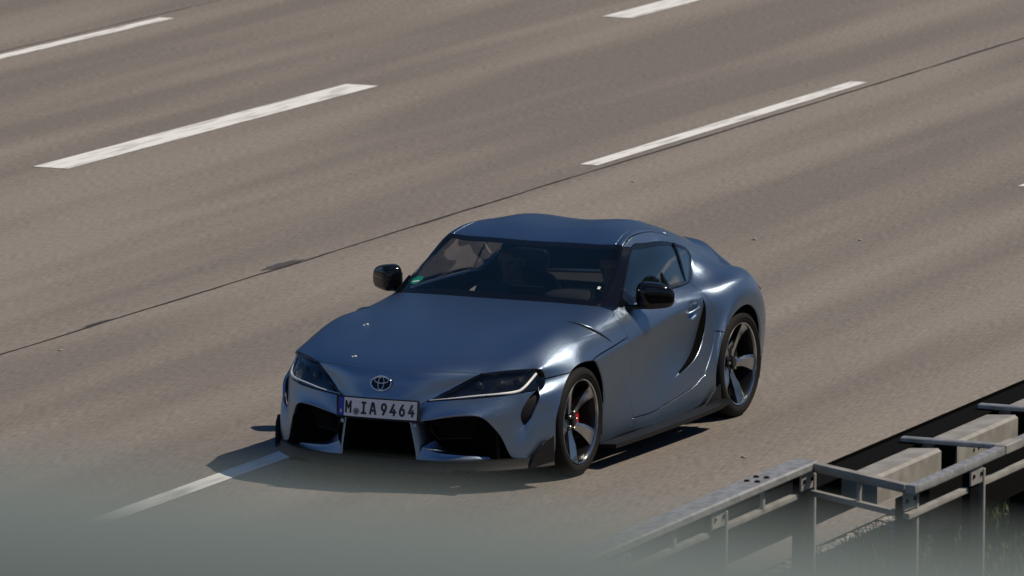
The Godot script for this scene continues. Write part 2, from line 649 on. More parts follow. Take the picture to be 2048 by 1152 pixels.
# ------------------------------------------------------------------ car body: a control cage smoothed by Catmull-Clark subdivision
const CAGE_POINTS := [
	0.8925,0.7111,0, 0.8702,0.7119,0.2452, 0.657,0.6917,0.5483, 0.8994,0.632,0, 0.8993,0.6215,0.2304, 0.7049,0.6438,0.4631,
	0.9394,0.5784,0, 0.9415,0.5569,0.1584, 0.7794,0.5957,0.3765, 0.9516,0.5472,0, 0.9661,0.5118,0.1058, 0.8192,0.5573,0.3418,
	0.8914,0.5293,0.2236, 0.9585,0.4098,0.2167, 0.9416,0.4206,0.2659, 0.9159,0.4578,0.4041, 0.822,0.4794,0.6046, 0.8848,0.5598,0.42,
	0.7748,0.5663,0.6156, 0.6047,0.5778,0.7532, 0.468,0.584,0.822, 0.4484,0.5774,0.8389, 0.5664,0.703,0.6492, 0.4412,0.7029,0.7688,
	0.4201,0.7131,0.8226, 0.3494,0.6368,0.8263, 0.7479,0.3919,0.6504, 0.6988,0.3158,0.7042, 0.6556,0.1669,0.7296, 0.7039,0.4907,0.7046,
	0.6744,0.3909,0.7291, 0.6271,0.2742,0.7674, 0.6135,0.2009,0.82, 0.5417,0.5444,0.796, 0.6063,0.4455,0.7628, 0.582,0.388,0.787,
	0.5596,0.4407,0.8308, 0.4893,0.5529,0.8583, 0.5957,0.3175,0.8356, 0.1712,0.66,0.9006, 0.2946,0.5758,0.9139, 0.3569,0.4659,0.915,
	0.4115,0.3887,0.909, 0.3887,0.09242,0.9236, 0.9725,0.4319,0, 0.6911,0.6376,0.6405, 0.5398,0.6588,0.7623, 0.6239,0.7705,0,
	0.6057,0.7844,0.2784, 0.5048,0.7683,0.5353, 0.4335,0.7801,0.6073, 0.2882,0.8066,0.7149, 0.2832,0.7091,0.8464, 0.251,0.8443,0,
	0.2276,0.8569,0.2881, 0.07132,0.8401,0.4518, 0.04217,0.8554,0.5944, 0.01119,0.8877,0.713, -0.02274,0.7857,0.8491, 0.04436,0.7022,0.9157,
	-0.07849,0.8811,0, -0.09899,0.8885,0.3611, -0.1273,0.8723,0.5563, -0.1574,0.8694,0.616, -0.1815,0.8858,0.7118, -0.1458,0.7912,0.8507,
	-0.1763,0.6806,0.9069, -0.371,0.9082,0, -0.4035,0.9168,0.4287, -0.4359,0.9031,0.5521, -0.4395,0.8894,0.6371, -0.4693,0.8644,0.7545,
	-0.475,0.7909,0.8249, -0.4634,0.6923,0.889, -0.6688,0.9338,0, -0.6788,0.9344,0.389, -0.7169,0.9254,0.5736, -0.7799,0.9136,0.6898,
	-0.792,0.885,0.7574, -0.7478,0.8266,0.8276, -0.7986,0.7218,0.8632, -0.2283,0.6584,0.9056, -0.4664,0.677,0.8895, -0.8185,0.7004,0.8687,
	-0.3595,0.5202,0.9003, -0.5731,0.5025,0.8667, -0.8953,0.506,0.8526, -0.3665,0.3837,0.893, -0.5875,0.3546,0.8551, -0.7559,0.3594,0.8708,
	-0.3249,0.222,0.8855, -0.5415,0.208,0.8704, -0.8771,0.2219,0.8826, -0.2205,0.142,0.8747, -0.5556,0.1458,0.8674, -0.8566,0.1448,0.8633,
	-1.028,0.8994,0.7606, -1.08,0.8183,0.8291, -1.046,0.7477,0.8568, -1.044,0.7262,0.8615, -1.05,0.524,0.834, -1.059,0.3575,0.8483,
	-1.055,0.2024,0.8878, -1.311,0.9027,0.7571, -1.303,0.8441,0.8137, -1.306,0.7707,0.8539, -1.307,0.7473,0.8569, -1.307,0.5509,0.8231,
	-1.343,0.3425,0.8717, -1.273,0.2253,0.8901, -1.518,0.9015,0.7532, -1.515,0.8476,0.8101, -1.525,0.8024,0.8472, -1.527,0.7759,0.8537,
	-1.458,0.5598,0.812, -1.539,0.4021,0.874, -1.526,0.2698,0.894, -1.868,0.8972,0.7486, -1.96,0.8712,0.7926, -1.958,0.8428,0.8413,
	-1.991,0.7716,0.8698, -1.953,0.6238,0.8769, -1.824,0.452,0.8786, -1.771,0.2925,0.9024, -2.04,0.8985,0.721, -1.971,0.8569,0.8208,
	-2.053,0.7472,0.8695, -2.088,0.6999,0.8631, -2.125,0.5928,0.8828, -2.063,0.4718,0.8879, -1.855,0.3899,0.89, -1.973,0.774,0.8586,
	-1.91,0.6288,0.8417, -1.806,0.4785,0.8457, -1.539,0.4043,0.8727, -1.343,0.345,0.8717, -1.054,0.1452,0.8892, -1.289,0.1439,0.8882,
	-1.529,0.1493,0.8928, -1.777,0.1582,0.8982, -1.919,0.1799,0.9023, -2.074,0.1676,0.9044, -2.047,0.3702,0.9143, -2.046,0.2983,0.9102,
	-2.129,0.6016,0.9291, -2.28,0.695,0.9369, -2.459,0.731,0.9395, -2.643,0.6678,0.933, -2.746,0.5567,0.9204, -2.784,0.4388,0.9056,
	-2.723,0.2017,0.8867, -2.275,0.7988,0.9411, -2.452,0.8076,0.9481, -2.685,0.7568,0.9357, -2.834,0.6863,0.9152, -2.887,0.4619,0.8874,
	-2.861,0.2491,0.8783, -2.229,0.8901,0.8715, -2.46,0.906,0.8905, -2.707,0.8783,0.8752, -2.93,0.7523,0.8468, -3.048,0.5902,0.8493,
	-2.992,0.2372,0.8169, -2.236,0.8896,0.7726, -2.426,0.9142,0.7912, -2.722,0.9372,0.7646, -2.978,0.8696,0.7326, -0.885,0.9,0.748,
	-1.136,1.048,0.6877, -1.412,1.229,0.5975, -1.568,1.191,0.6093, -1.798,1.184,0.6059, -2.037,1.15,0.6034, -2.232,1.095,0.6172,
	-2.29,1.059,0.6285, -2.15,0.9189,0.7014, -1.269,1.058,0.692, -1.556,1.069,0.689, -1.8,1.062,0.6923, -2.096,1.064,0.65,
	-0.6858,0.9259,0, -0.6988,0.9263,0.389, -0.7392,0.9196,0.569, -0.7851,0.9012,0.6853, -0.9765,1.086,0, -0.998,1.093,0.4115,
	-0.9728,1.054,0.5374, -1.055,1.056,0.6512, -1.289,1.211,0, -1.297,1.22,0.2845, -1.304,1.215,0.4624, -1.324,1.235,0.5971,
	-1.54,1.267,0, -1.537,1.306,0.3025, -1.544,1.277,0.3976, -1.506,1.278,0.5372, -1.505,1.27,0.5675, -1.856,1.263,0,
	-1.856,1.309,0.3055, -1.856,1.291,0.3993, -1.863,1.259,0.507, -1.86,1.247,0.5369, -2.131,1.237,0, -2.131,1.27,0.2973,
	-2.13,1.249,0.3875, -2.139,1.198,0.4951, -2.161,1.179,0.5221, -1.297,1.225,0.5609, -2.526,1.132,0, -2.524,1.176,0.3039,
	-2.534,1.154,0.3612, -2.497,1.079,0.5204, -2.51,1.055,0.5317, -2.436,0.992,0.6167, -2.885,1.045,0, -2.89,1.092,0.2977,
	-2.883,1.023,0.3832, -2.843,0.9668,0.5126, -2.823,0.927,0.5404, -2.784,0.8953,0.6364, -3.091,0.991,0, -3.074,0.9879,0.3053,
	-3.07,0.9431,0.4005, -3.002,0.8774,0.5249, -3.002,0.879,0.5539, -2.973,0.8762,0.6375, -3.254,1.018,0, -3.242,0.9984,0.3051,
	-3.187,0.9587,0.3816, -3.088,0.8629,0.5155, -3.068,0.8622,0.5488, -2.993,0.8713,0.6529, -3.262,0.962,0, -3.246,0.9447,0.2765,
	-3.205,0.9201,0.4362, -3.139,0.863,0.5922, -3.113,0.8442,0.6158, -3.012,0.8223,0.7533, -3.479,0.625,0, -3.461,0.627,0.333,
	-3.387,0.6428,0.5177, -3.226,0.6089,0.6881, -3.195,0.605,0.7172, -3.128,0.6025,0.8106, -3.365,0.2602,0, -3.349,0.2593,0.323,
	-3.278,0.2632,0.5019, -3.155,0.2466,0.6751, -3.129,0.2519,0.6887, -3.046,0.2451,0.7774,
]
const CAGE_FACES := {
	"nose": [0,1,4,3, 1,2,5,4, 3,4,7,6, 4,5,8,7, 6,7,10,9, 7,8,11,10, 9,10,13,44, 10,11,12,13, 12,17,14,13, 17,18,15,14, 18,29,16,15, 18,19,33,29, 16,29,30,26, 26,30,31,27, 27,31,32,28, 29,33,34,30, 30,34,35,31, 31,35,38,32, 25,39,40,21, 20,21,40,37, 37,40,41,36, 36,41,42,38, 38,42,43,32, 19,20,33,-1, 36,38,35,-1],
	"side_vent": [33,37,36,34, 20,37,33,-1, 34,36,35,-1],
	"headlight": [12,11,8,17, 8,5,45,18, 5,2,22,45, 22,23,46,45, 18,45,46,19, 23,24,25,46, 46,25,21,20, 17,8,18,-1, 19,46,20,-1],
	"hood": [0,47,48,1, 1,48,49,2, 2,49,50,22, 22,50,51,23, 23,51,52,24, 24,52,39,25, 47,53,54,48, 48,54,55,49, 49,55,56,50, 50,56,57,51, 51,57,58,52, 52,58,59,39, 53,60,61,54, 54,61,62,55, 55,62,63,56, 56,63,64,57, 57,64,65,58, 60,67,68,61, 61,68,69,62, 62,69,70,63, 63,70,71,64, 64,71,72,65, 67,74,75,68, 68,75,76,69, 69,76,77,70, 70,77,78,71, 71,78,79,72, 58,65,66,59, 65,72,73,66, 72,79,80,73],
	"fender": [66,73,82,81, 73,80,83,82, 81,82,85,84, 82,83,86,85, 84,85,88,87, 85,86,89,88, 87,88,91,90, 88,89,92,91, 90,91,94,93, 91,92,95,94],
	"door": [79,97,98,80, 80,98,99,83, 83,99,100,86, 86,100,101,89, 89,101,102,92, 96,103,104,97, 97,104,105,98, 98,105,106,99, 99,106,107,100, 100,107,135,101, 101,135,109,102, 103,110,111,104, 104,111,112,105, 105,112,113,106, 106,113,114,107, 107,114,134,135, 135,134,115,108, 135,108,109,-1, 108,115,116,109, 110,117,118,111, 111,118,119,112, 112,119,131,113, 113,131,132,114, 114,132,133,134, 117,124,125,118, 118,125,126,119, 119,126,127,120, 120,127,128,121, 121,128,129,122, 122,129,130,123, 115,122,123,116, 78,167,97,79, 167,96,97,-1],
	"door_vent": [134,133,122,115, 132,121,122,133, 131,120,121,132, 119,120,131,-1],
	"sill": [92,102,136,95, 102,109,137,136, 109,116,138,137, 116,123,139,138, 123,130,140,139, 130,143,141,140, 129,142,143,130, 129,128,144,142],
	"quarter": [128,127,151,144, 127,126,157,151, 126,125,163,157, 151,157,158,152, 157,163,164,158, 144,151,145,-1, 145,151,152,146, 146,152,153,147, 147,153,154,148, 148,154,155,149, 149,155,156,150, 152,158,159,153, 153,159,160,154, 158,164,165,159, 159,165,166,160, 154,160,161,155, 155,161,162,156, 191,196,170,169, 196,201,171,170, 201,206,172,171, 204,210,211,205, 205,211,212,206, 210,216,217,211, 211,217,218,212, 217,223,224,218, 223,229,230,224, 206,212,173,172, 212,213,174,173, 213,164,163,174, 175,174,163,124, 124,163,125,-1, 212,218,219,213, 213,219,165,164, 218,224,225,219, 219,225,166,165, 224,230,231,225, 225,231,166,-1],
	"side_glass": [167,168,176,96, 168,169,170,176, 96,176,177,103, 176,170,171,177, 103,177,178,110, 177,171,172,178, 178,172,173,179, 110,178,179,117, 179,173,174,175, 117,179,175,124],
	"windshield": [180,184,185,181, 181,185,186,182, 182,186,187,183, 184,188,189,185, 185,189,190,186, 186,190,207,-1, 186,207,191,187],
	"cowl": [74,180,181,75, 75,181,182,76, 76,182,183,77],
	"pillar": [183,187,168,167, 187,191,169,168, 77,183,167,78],
	"roof": [188,192,193,189, 189,193,194,190, 190,194,195,207, 192,197,198,193, 193,198,199,194, 194,199,200,195, 197,202,203,198, 198,203,204,199, 199,204,205,200],
	"gutter": [207,195,196,191, 195,200,201,196, 200,205,206,201],
	"rear_glass": [202,208,209,203, 203,209,210,204, 208,214,215,209, 209,215,216,210],
	"hatch": [214,220,221,215, 215,221,222,216, 216,222,223,217, 220,226,227,221, 221,227,228,222, 222,228,229,223],
	"rear_bumper": [226,232,233,227, 227,233,234,228, 228,234,235,229, 229,235,236,230, 232,238,239,233, 233,239,240,234, 234,240,241,235, 235,241,242,236, 238,244,245,239, 239,245,246,240, 240,246,247,241, 241,247,248,242, 230,236,237,231, 231,237,160,166, 236,242,243,237, 237,243,161,160, 242,248,249,243, 243,249,162,161],
}
const CAGE_CREASES := [82,83,2, 83,99,2, 99,106,2, 106,113,2, 113,131,1, 108,115,4, 115,122,4, 122,121,4, 120,121,4, 135,134,4, 134,133,4, 133,132,4, 131,132,4, 226,227,5, 227,228,5, 228,229,5, 229,230,5, 230,231,5, 74,75,5, 75,76,5, 76,77,5, 77,78,5, 33,34,5, 36,37,5, 20,37,5, 17,12,3, 17,18,3, 18,19,3, 19,20,3, 20,21,3, 2,5,2, 5,8,2, 8,11,2, 11,12,2, 2,22,2, 22,23,2, 23,24,2, 24,25,2, 25,21,2, 195,200,5, 200,205,5, 205,211,5, 188,189,2, 189,190,2, 190,207,2, 207,191,2, 183,187,3, 187,191,3, 20,33,5, 55,62,1, 35,34,5, 35,36,5, 38,35,5, 180,181,4, 181,182,4, 182,183,4, 167,96,3, 96,103,3, 103,110,3, 110,117,3, 117,124,3, 175,124,3, 175,174,3, 174,173,3, 173,172,3, 172,171,3, 171,170,3, 170,169,3, 169,168,3, 167,168,3, 119,131,4, 119,120,4, 167,78,3]

const PAIRED := ["headlight", "side_vent", "fender", "door", "door_vent", "sill", "quarter", "gutter", "side_glass", "pillar"]
const LEVELS := 4

var bv := PackedVector3Array()      # body vertices
var bf := PackedInt32Array()        # quads
var bt := PackedInt32Array()        # group of each quad
var fnorm := PackedVector3Array()   # quad normals
var groups := []                    # group names "door:1" left, "door:-1" right, "hood:0"
var cnorm := PackedVector3Array()   # corner normals
var vnorm := PackedVector3Array()   # vertex normals, creases smoothed over
var edge_faces := {}
var NV := 0

func subdivide_body() -> void:
	var n := CAGE_POINTS.size() / 3
	var v := PackedVector3Array()
	for i in n:
		v.append(Vector3(CAGE_POINTS[i * 3], CAGE_POINTS[i * 3 + 1], -CAGE_POINTS[i * 3 + 2]))
	var mirror := PackedInt32Array()
	for i in n:
		if absf(v[i].z) < 1e-4:
			v[i].z = 0.0
			mirror.append(i)
		else:
			mirror.append(v.size())
			v.append(Vector3(v[i].x, v[i].y, -v[i].z))
	var faces := []
	var ft := PackedInt32Array()
	for t in CAGE_FACES:
		var a: Array = CAGE_FACES[t]
		for side in [1, -1]:
			var gname: String = t + ":" + str(side if t in PAIRED else 0)
			if not groups.has(gname):
				groups.append(gname)
			var gi := groups.find(gname)
			for k in range(0, a.size(), 4):
				var f := PackedInt32Array([a[k], a[k + 1], a[k + 2]])
				if a[k + 3] >= 0:
					f.append(a[k + 3])
				if side < 0:
					for c in f.size():
						f[c] = mirror[f[c]]
					f.reverse()
				faces.append(f)
				ft.append(gi)
	var sharp := {}
	for k in range(0, CAGE_CREASES.size(), 3):
		var a: int = CAGE_CREASES[k]
		var b: int = CAGE_CREASES[k + 1]
		sharp[ekey(a, b)] = CAGE_CREASES[k + 2]
		sharp[ekey(mirror[a], mirror[b])] = CAGE_CREASES[k + 2]
	for l in LEVELS:
		var nv := v.size()
		var fp := PackedVector3Array()
		var epos := {}
		var eorder := PackedInt64Array()
		var e0 := {}
		var e1 := {}
		for fi in faces.size():
			var f: PackedInt32Array = faces[fi]
			var c := Vector3.ZERO
			for q in f:
				c += v[q]
			fp.append(c / f.size())
			for k in f.size():
				var key := ekey(f[k], f[(k + 1) % f.size()])
				if e0.has(key):
					e1[key] = fi
				else:
					e0[key] = fi
					eorder.append(key)
		var fsum := PackedVector3Array()
		var esum := PackedVector3Array()
		var csum := PackedVector3Array()
		var fcount := PackedInt32Array()
		var ecount := PackedInt32Array()
		var ccount := PackedInt32Array()
		fsum.resize(nv); esum.resize(nv); csum.resize(nv); fcount.resize(nv); ecount.resize(nv); ccount.resize(nv)
		for fi in faces.size():
			for q in faces[fi]:
				fsum[q] += fp[fi]
				fcount[q] += 1
		var ep := PackedVector3Array()
		var nsharp := {}
		for key in eorder:
			var a := int(key >> 24)
			var b := int(key & 0xFFFFFF)
			var mid := (v[a] + v[b]) * 0.5
			var s: int = 99
			if e1.has(key):
				s = sharp.get(key, 0)
			var j := nv + ep.size()
			epos[key] = j
			if s > 0:
				ep.append(mid)
				csum[a] += v[b]
				csum[b] += v[a]
				ccount[a] += 1
				ccount[b] += 1
				if s > 1 and s < 50:
					nsharp[ekey(a, j)] = s - 1
					nsharp[ekey(j, b)] = s - 1
			else:
				ep.append((mid * 2.0 + fp[e0[key]] + fp[e1[key]]) * 0.25)
			esum[a] += mid
			esum[b] += mid
			ecount[a] += 1
			ecount[b] += 1
		var out := PackedVector3Array()
		for i in nv:
			if ccount[i] > 2:
				out.append(v[i])
			elif ccount[i] == 2:
				out.append(v[i] * 0.75 + csum[i] * 0.125)
			else:
				var m := float(ecount[i])
				out.append((fsum[i] / fcount[i] + esum[i] * (2.0 / m) + v[i] * (m - 3.0)) / m)
		out.append_array(ep)
		out.append_array(fp)
		var off := nv + ep.size()
		var nf := []
		var nt := PackedInt32Array()
		for fi in faces.size():
			var f: PackedInt32Array = faces[fi]
			var m := f.size()
			for k in m:
				nf.append(PackedInt32Array([f[k], epos[ekey(f[k], f[(k + 1) % m])], off + fi, epos[ekey(f[k], f[(k + m - 1) % m])]]))
				nt.append(ft[fi])
		v = out
		faces = nf
		ft = nt
		sharp = nsharp
	bv = v
	NV = v.size()
	bt = ft
	for f in faces:
		bf.append_array(f)

func ekey(a: int, b: int) -> int:
	return (a << 24) | b if a < b else (b << 24) | a

func body_normals() -> void:
	var nf := bf.size() / 4
	var inc := []
	inc.resize(NV)
	for i in NV:
		inc[i] = PackedInt32Array()
	for fi in nf:
		var o := fi * 4
		fnorm.append(-(bv[bf[o + 2]] - bv[bf[o]]).cross(bv[bf[o + 3]] - bv[bf[o + 1]]))
		for k in 4:
			inc[bf[o + k]].append(fi)
			var key := ekey(bf[o + k], bf[o + (k + 1) % 4])
			if edge_faces.has(key):
				edge_faces[key].append(fi)
			else:
				edge_faces[key] = PackedInt32Array([fi])
	for i in NV:
		var s := Vector3.ZERO
		for g in inc[i]:
			s += fnorm[g]
		vnorm.append(s.normalized())
	for fi in nf:
		var me := fnorm[fi].normalized()
		for k in 4:
			var s := Vector3.ZERO
			for g in inc[bf[fi * 4 + k]]:
				if fnorm[g].normalized().dot(me) > 0.8:
					s += fnorm[g]
			cnorm.append(s.normalized())

# The quads of some groups as one panel: its seams drawn back by `gap` and turned in by `flange`; `lift` moves it along its normals.
func panel(names: Array, gap: float, flange: float, lift := 0.0, seams := true, smooth := false) -> ArrayMesh:
	var ids := {}
	for nme in names:
		if groups.has(nme):
			ids[groups.find(nme)] = true
	var v := PackedVector3Array()
	var n := PackedVector3Array()
	var idx := PackedInt32Array()
	var pull := {}
	var seam_list := []
	var nf := bt.size()
	for fi in nf:
		if not ids.has(bt[fi]):
			continue
		var o := fi * 4
		var c := (bv[bf[o]] + bv[bf[o + 1]] + bv[bf[o + 2]] + bv[bf[o + 3]]) * 0.25
		for k in 4:
			var a := bf[o + k]
			var b := bf[o + (k + 1) % 4]
			var fs: PackedInt32Array = edge_faces[ekey(a, b)]
			var other := -1
			for g in fs:
				if g != fi:
					other = g
			if other < 0 or not ids.has(bt[other]):
				var along := (bv[b] - bv[a]).normalized()
				var nn := fnorm[fi].normalized()
				var inw := nn.cross(along)
				if inw.dot(c - bv[a]) < 0.0:
					inw = -inw
				pull[a] = pull.get(a, Vector3.ZERO) + inw
				pull[b] = pull.get(b, Vector3.ZERO) + inw
				seam_list.append([fi, k])
	var moved := {}
	for a in pull:
		moved[a] = bv[a] + pull[a].normalized() * gap
	for fi in nf:
		if not ids.has(bt[fi]):
			continue
		var o := fi * 4
		var s := v.size()
		for k in 4:
			var a := bf[o + k]
			var nn := vnorm[a] if smooth else cnorm[o + k]
			v.append((moved[a] if moved.has(a) else bv[a]) + nn * lift)
			n.append(nn)
		idx.append_array([s, s + 1, s + 2, s, s + 2, s + 3])
	if seams and flange > 0.0:
		for sl in seam_list:
			var fi: int = sl[0]
			var o := fi * 4
			var k: int = sl[1]
			var a := bf[o + k]
			var b := bf[o + (k + 1) % 4]
			var pa: Vector3 = moved[a]
			var pb: Vector3 = moved[b]
			var na := cnorm[o + k]
			var nb := cnorm[o + (k + 1) % 4]
			var outw: Vector3 = -pull[a].normalized()
			var outb: Vector3 = -pull[b].normalized()
			var s := v.size()
			v.append_array([pa, pb, pb - nb * flange + outb * 0.0005, pa - na * flange + outw * 0.0005])
			n.append_array([(na + outw).normalized(), (nb + outb).normalized(), outb, outw])
			idx.append_array([s, s + 3, s + 2, s, s + 2, s + 1])
	return arrays_mesh(v, n, idx)

# push a round dish into the surface on both sides of the car
func dish(at: Vector3, rx: float, ry: float, depth: float) -> void:
	for i in bv.size():
		var q := bv[i]
		var dx := (q.x - at.x) / rx
		var dy := (q.y - at.y) / ry
		var d := dx * dx + dy * dy
		if d < 1.0 and absf(absf(q.z) - absf(at.z)) < 0.08:
			bv[i].z -= signf(q.z) * depth * smoothstep(1.0, 0.35, d)

# the outermost rows of quads of a group become a group of their own
func split_border(from: String, called: String, rows: int) -> void:
	var g := groups.find(from)
	groups.append(called)
	var ng := groups.size() - 1
	for r in rows:
		var take := PackedInt32Array()
		for fi in bt.size():
			if bt[fi] != g:
				continue
			for k in 4:
				var fs: PackedInt32Array = edge_faces[ekey(bf[fi * 4 + k], bf[fi * 4 + (k + 1) % 4])]
				var border := fs.size() < 2
				for f in fs:
					if bt[f] != g:
						border = true
				if border:
					take.append(fi)
					break
		for fi in take:
			bt[fi] = ng

const PANEL_NAMES := {"nose": "front_bumper", "fender": "front_fender", "quarter": "quarter_panel", "gutter": "roof_gutter", "side_glass": "side_window", "pillar": "windshield_pillar", "rear_glass": "rear_window", "hatch": "trunk_lid", "glass_border": "window_border"}

func build_car() -> void:
	subdivide_body()
	dish(Vector3(-1.815, 0.764, 0.846), 0.075, 0.062, 0.028)
	body_normals()
	split_border("windshield:0", "windshield_border:0", 3)
	split_border("side_glass:1", "glass_border:1", 3)
	split_border("side_glass:-1", "glass_border:-1", 3)
	split_border("rear_glass:0", "rear_border:0", 2)
	split_border("headlight:1", "lamp_edge:1", 2)
	split_border("headlight:-1", "lamp_edge:-1", 2)
	var car := thing("sports_car", "matte blue-grey sports coupe with black mirrors and red brake calipers crossing a lane line", "car")
	var doors := {}
	var lamps := {}
	var solid := []
	for g in groups:
		var t: String = g.split(":")[0]
		var side := int(g.split(":")[1])
		var called: String = PANEL_NAMES.get(t, t)
		match t:
			"headlight":
				var lamp := part_node("headlight", car)
				lamps[side] = lamp
				add_mesh("lens", panel([g], 0.002, 0.0), mats.lamp_glass, lamp)
				add_mesh("housing", panel([g], 0.001, 0.0, -0.03), mats.black_gloss, lamp)
				add_mesh("bezel", panel(["lamp_edge:" + str(side)], 0.0022, 0.010), mats.black_gloss, lamp)
			"windshield":
				add_mesh(called, panel([g], 0.0, 0.0), mats.windshield_glass, car)
			"side_glass":
				var pane := add_mesh(called, panel([g], 0.0, 0.0), mats.side_glass, car)
				add_mesh("inner_pane", panel([g], 0.0, 0.0, -0.005), mats.side_glass, pane)      # laminated glass: two sheets
			"rear_glass":
				add_mesh(called, panel([g], 0.0, 0.0), mats.windshield_glass, car)
			"windshield_border", "rear_border":
				add_mesh(called, panel([g], 0.0, 0.0), mats.black_gloss, car)
			"glass_border":
				add_mesh(called, panel([g], 0.001, 0.004, 0.002), mats.black_gloss, car)
			"door_vent", "lamp_edge":
				pass
			"side_vent":
				add_mesh(called, panel([g], -0.002, 0.0, -0.022), mats.black_plastic, car)
			"cowl", "pillar":
				add_mesh(called, panel([g], 0.0015, 0.012), mats.black_gloss if t == "pillar" else mats.black_plastic, car)
				solid.append(g)
			_:
				var o := add_mesh(called, panel([g], 0.0042, 0.016), mats.paint, car)
				solid.append(g)
				if t == "door":
					doors[side] = o
	for side in [1, -1]:
		add_mesh("door_vent", panel(["door_vent:" + str(side)], 0.0, 0.0), mats.black_matte, doors[side])
	add_mesh("inner_shell", panel(solid, 0.006, 0.0, -0.020, false, true), mats.black_matte, car)
	build_lamps(lamps)
	build_front(car)
	build_plate(car)
	build_emblem(car)
	build_sides(car, doors)
	build_wheels(car)
	build_mirrors(car)
	build_interior(car)
	build_glass_details(car)

func for_both(s: Shape) -> Array:
	return [[1, s], [-1, s.mirrored()]]

func build_lamps(lamps: Dictionary) -> void:
	# points on the left lamp
	var strip_path := spline([Vector3(0.866, 0.546, -0.300), Vector3(0.845, 0.561, -0.42), Vector3(0.772, 0.575, -0.551), Vector3(0.686, 0.584, -0.674), Vector3(0.600, 0.592, -0.748), Vector3(0.550, 0.612, -0.772), Vector3(0.484, 0.648, -0.786), Vector3(0.432, 0.680, -0.797)], 5)
	for i in strip_path.size():
		strip_path[i] += Vector3(-0.004, -0.004, 0.003)
	var s := Shape.new()
	var rad := []
	for i in strip_path.size():
		var f := float(i) / (strip_path.size() - 1)
		rad.append(lerpf(0.0035, 0.0082, minf(1.0, f * 2.2)))
	s.tube(strip_path, rad, 8)
	for b in for_both(s):
		add_mesh("light_strip", b[1].mesh(60), mats.white_plastic, lamps[b[0]])
	for at in [[Vector3(0.690, 0.618, -0.535), 0.022], [Vector3(0.622, 0.626, -0.648), 0.026], [Vector3(0.535, 0.634, -0.725), 0.026]]:
		var q := Shape.new()
		var prof := []
		for k in 9:
			var a := PI * 0.5 * k / 8.0
			prof.append(Vector2(cos(a) * at[1], sin(a) * at[1] * 0.7))
		var ring := Shape.new()
		var xf := Transform3D(Basis.looking_at(Vector3(-0.75, -0.35, 0.45), Vector3.UP), at[0])
		q.lathe(prof, 20, xf)
		ring.lathe([Vector2(at[1] * 1.2, -0.02), Vector2(at[1] * 1.25, 0.004), Vector2(at[1], 0.006), Vector2(at[1], -0.01)], 20, xf)
		for b in for_both(q):
			add_mesh("projector", b[1].mesh(60), mats.black_gloss, lamps[b[0]])
		for b in for_both(ring):
			add_mesh("projector_ring", b[1].mesh(40), mats.rim_dark, lamps[b[0]])

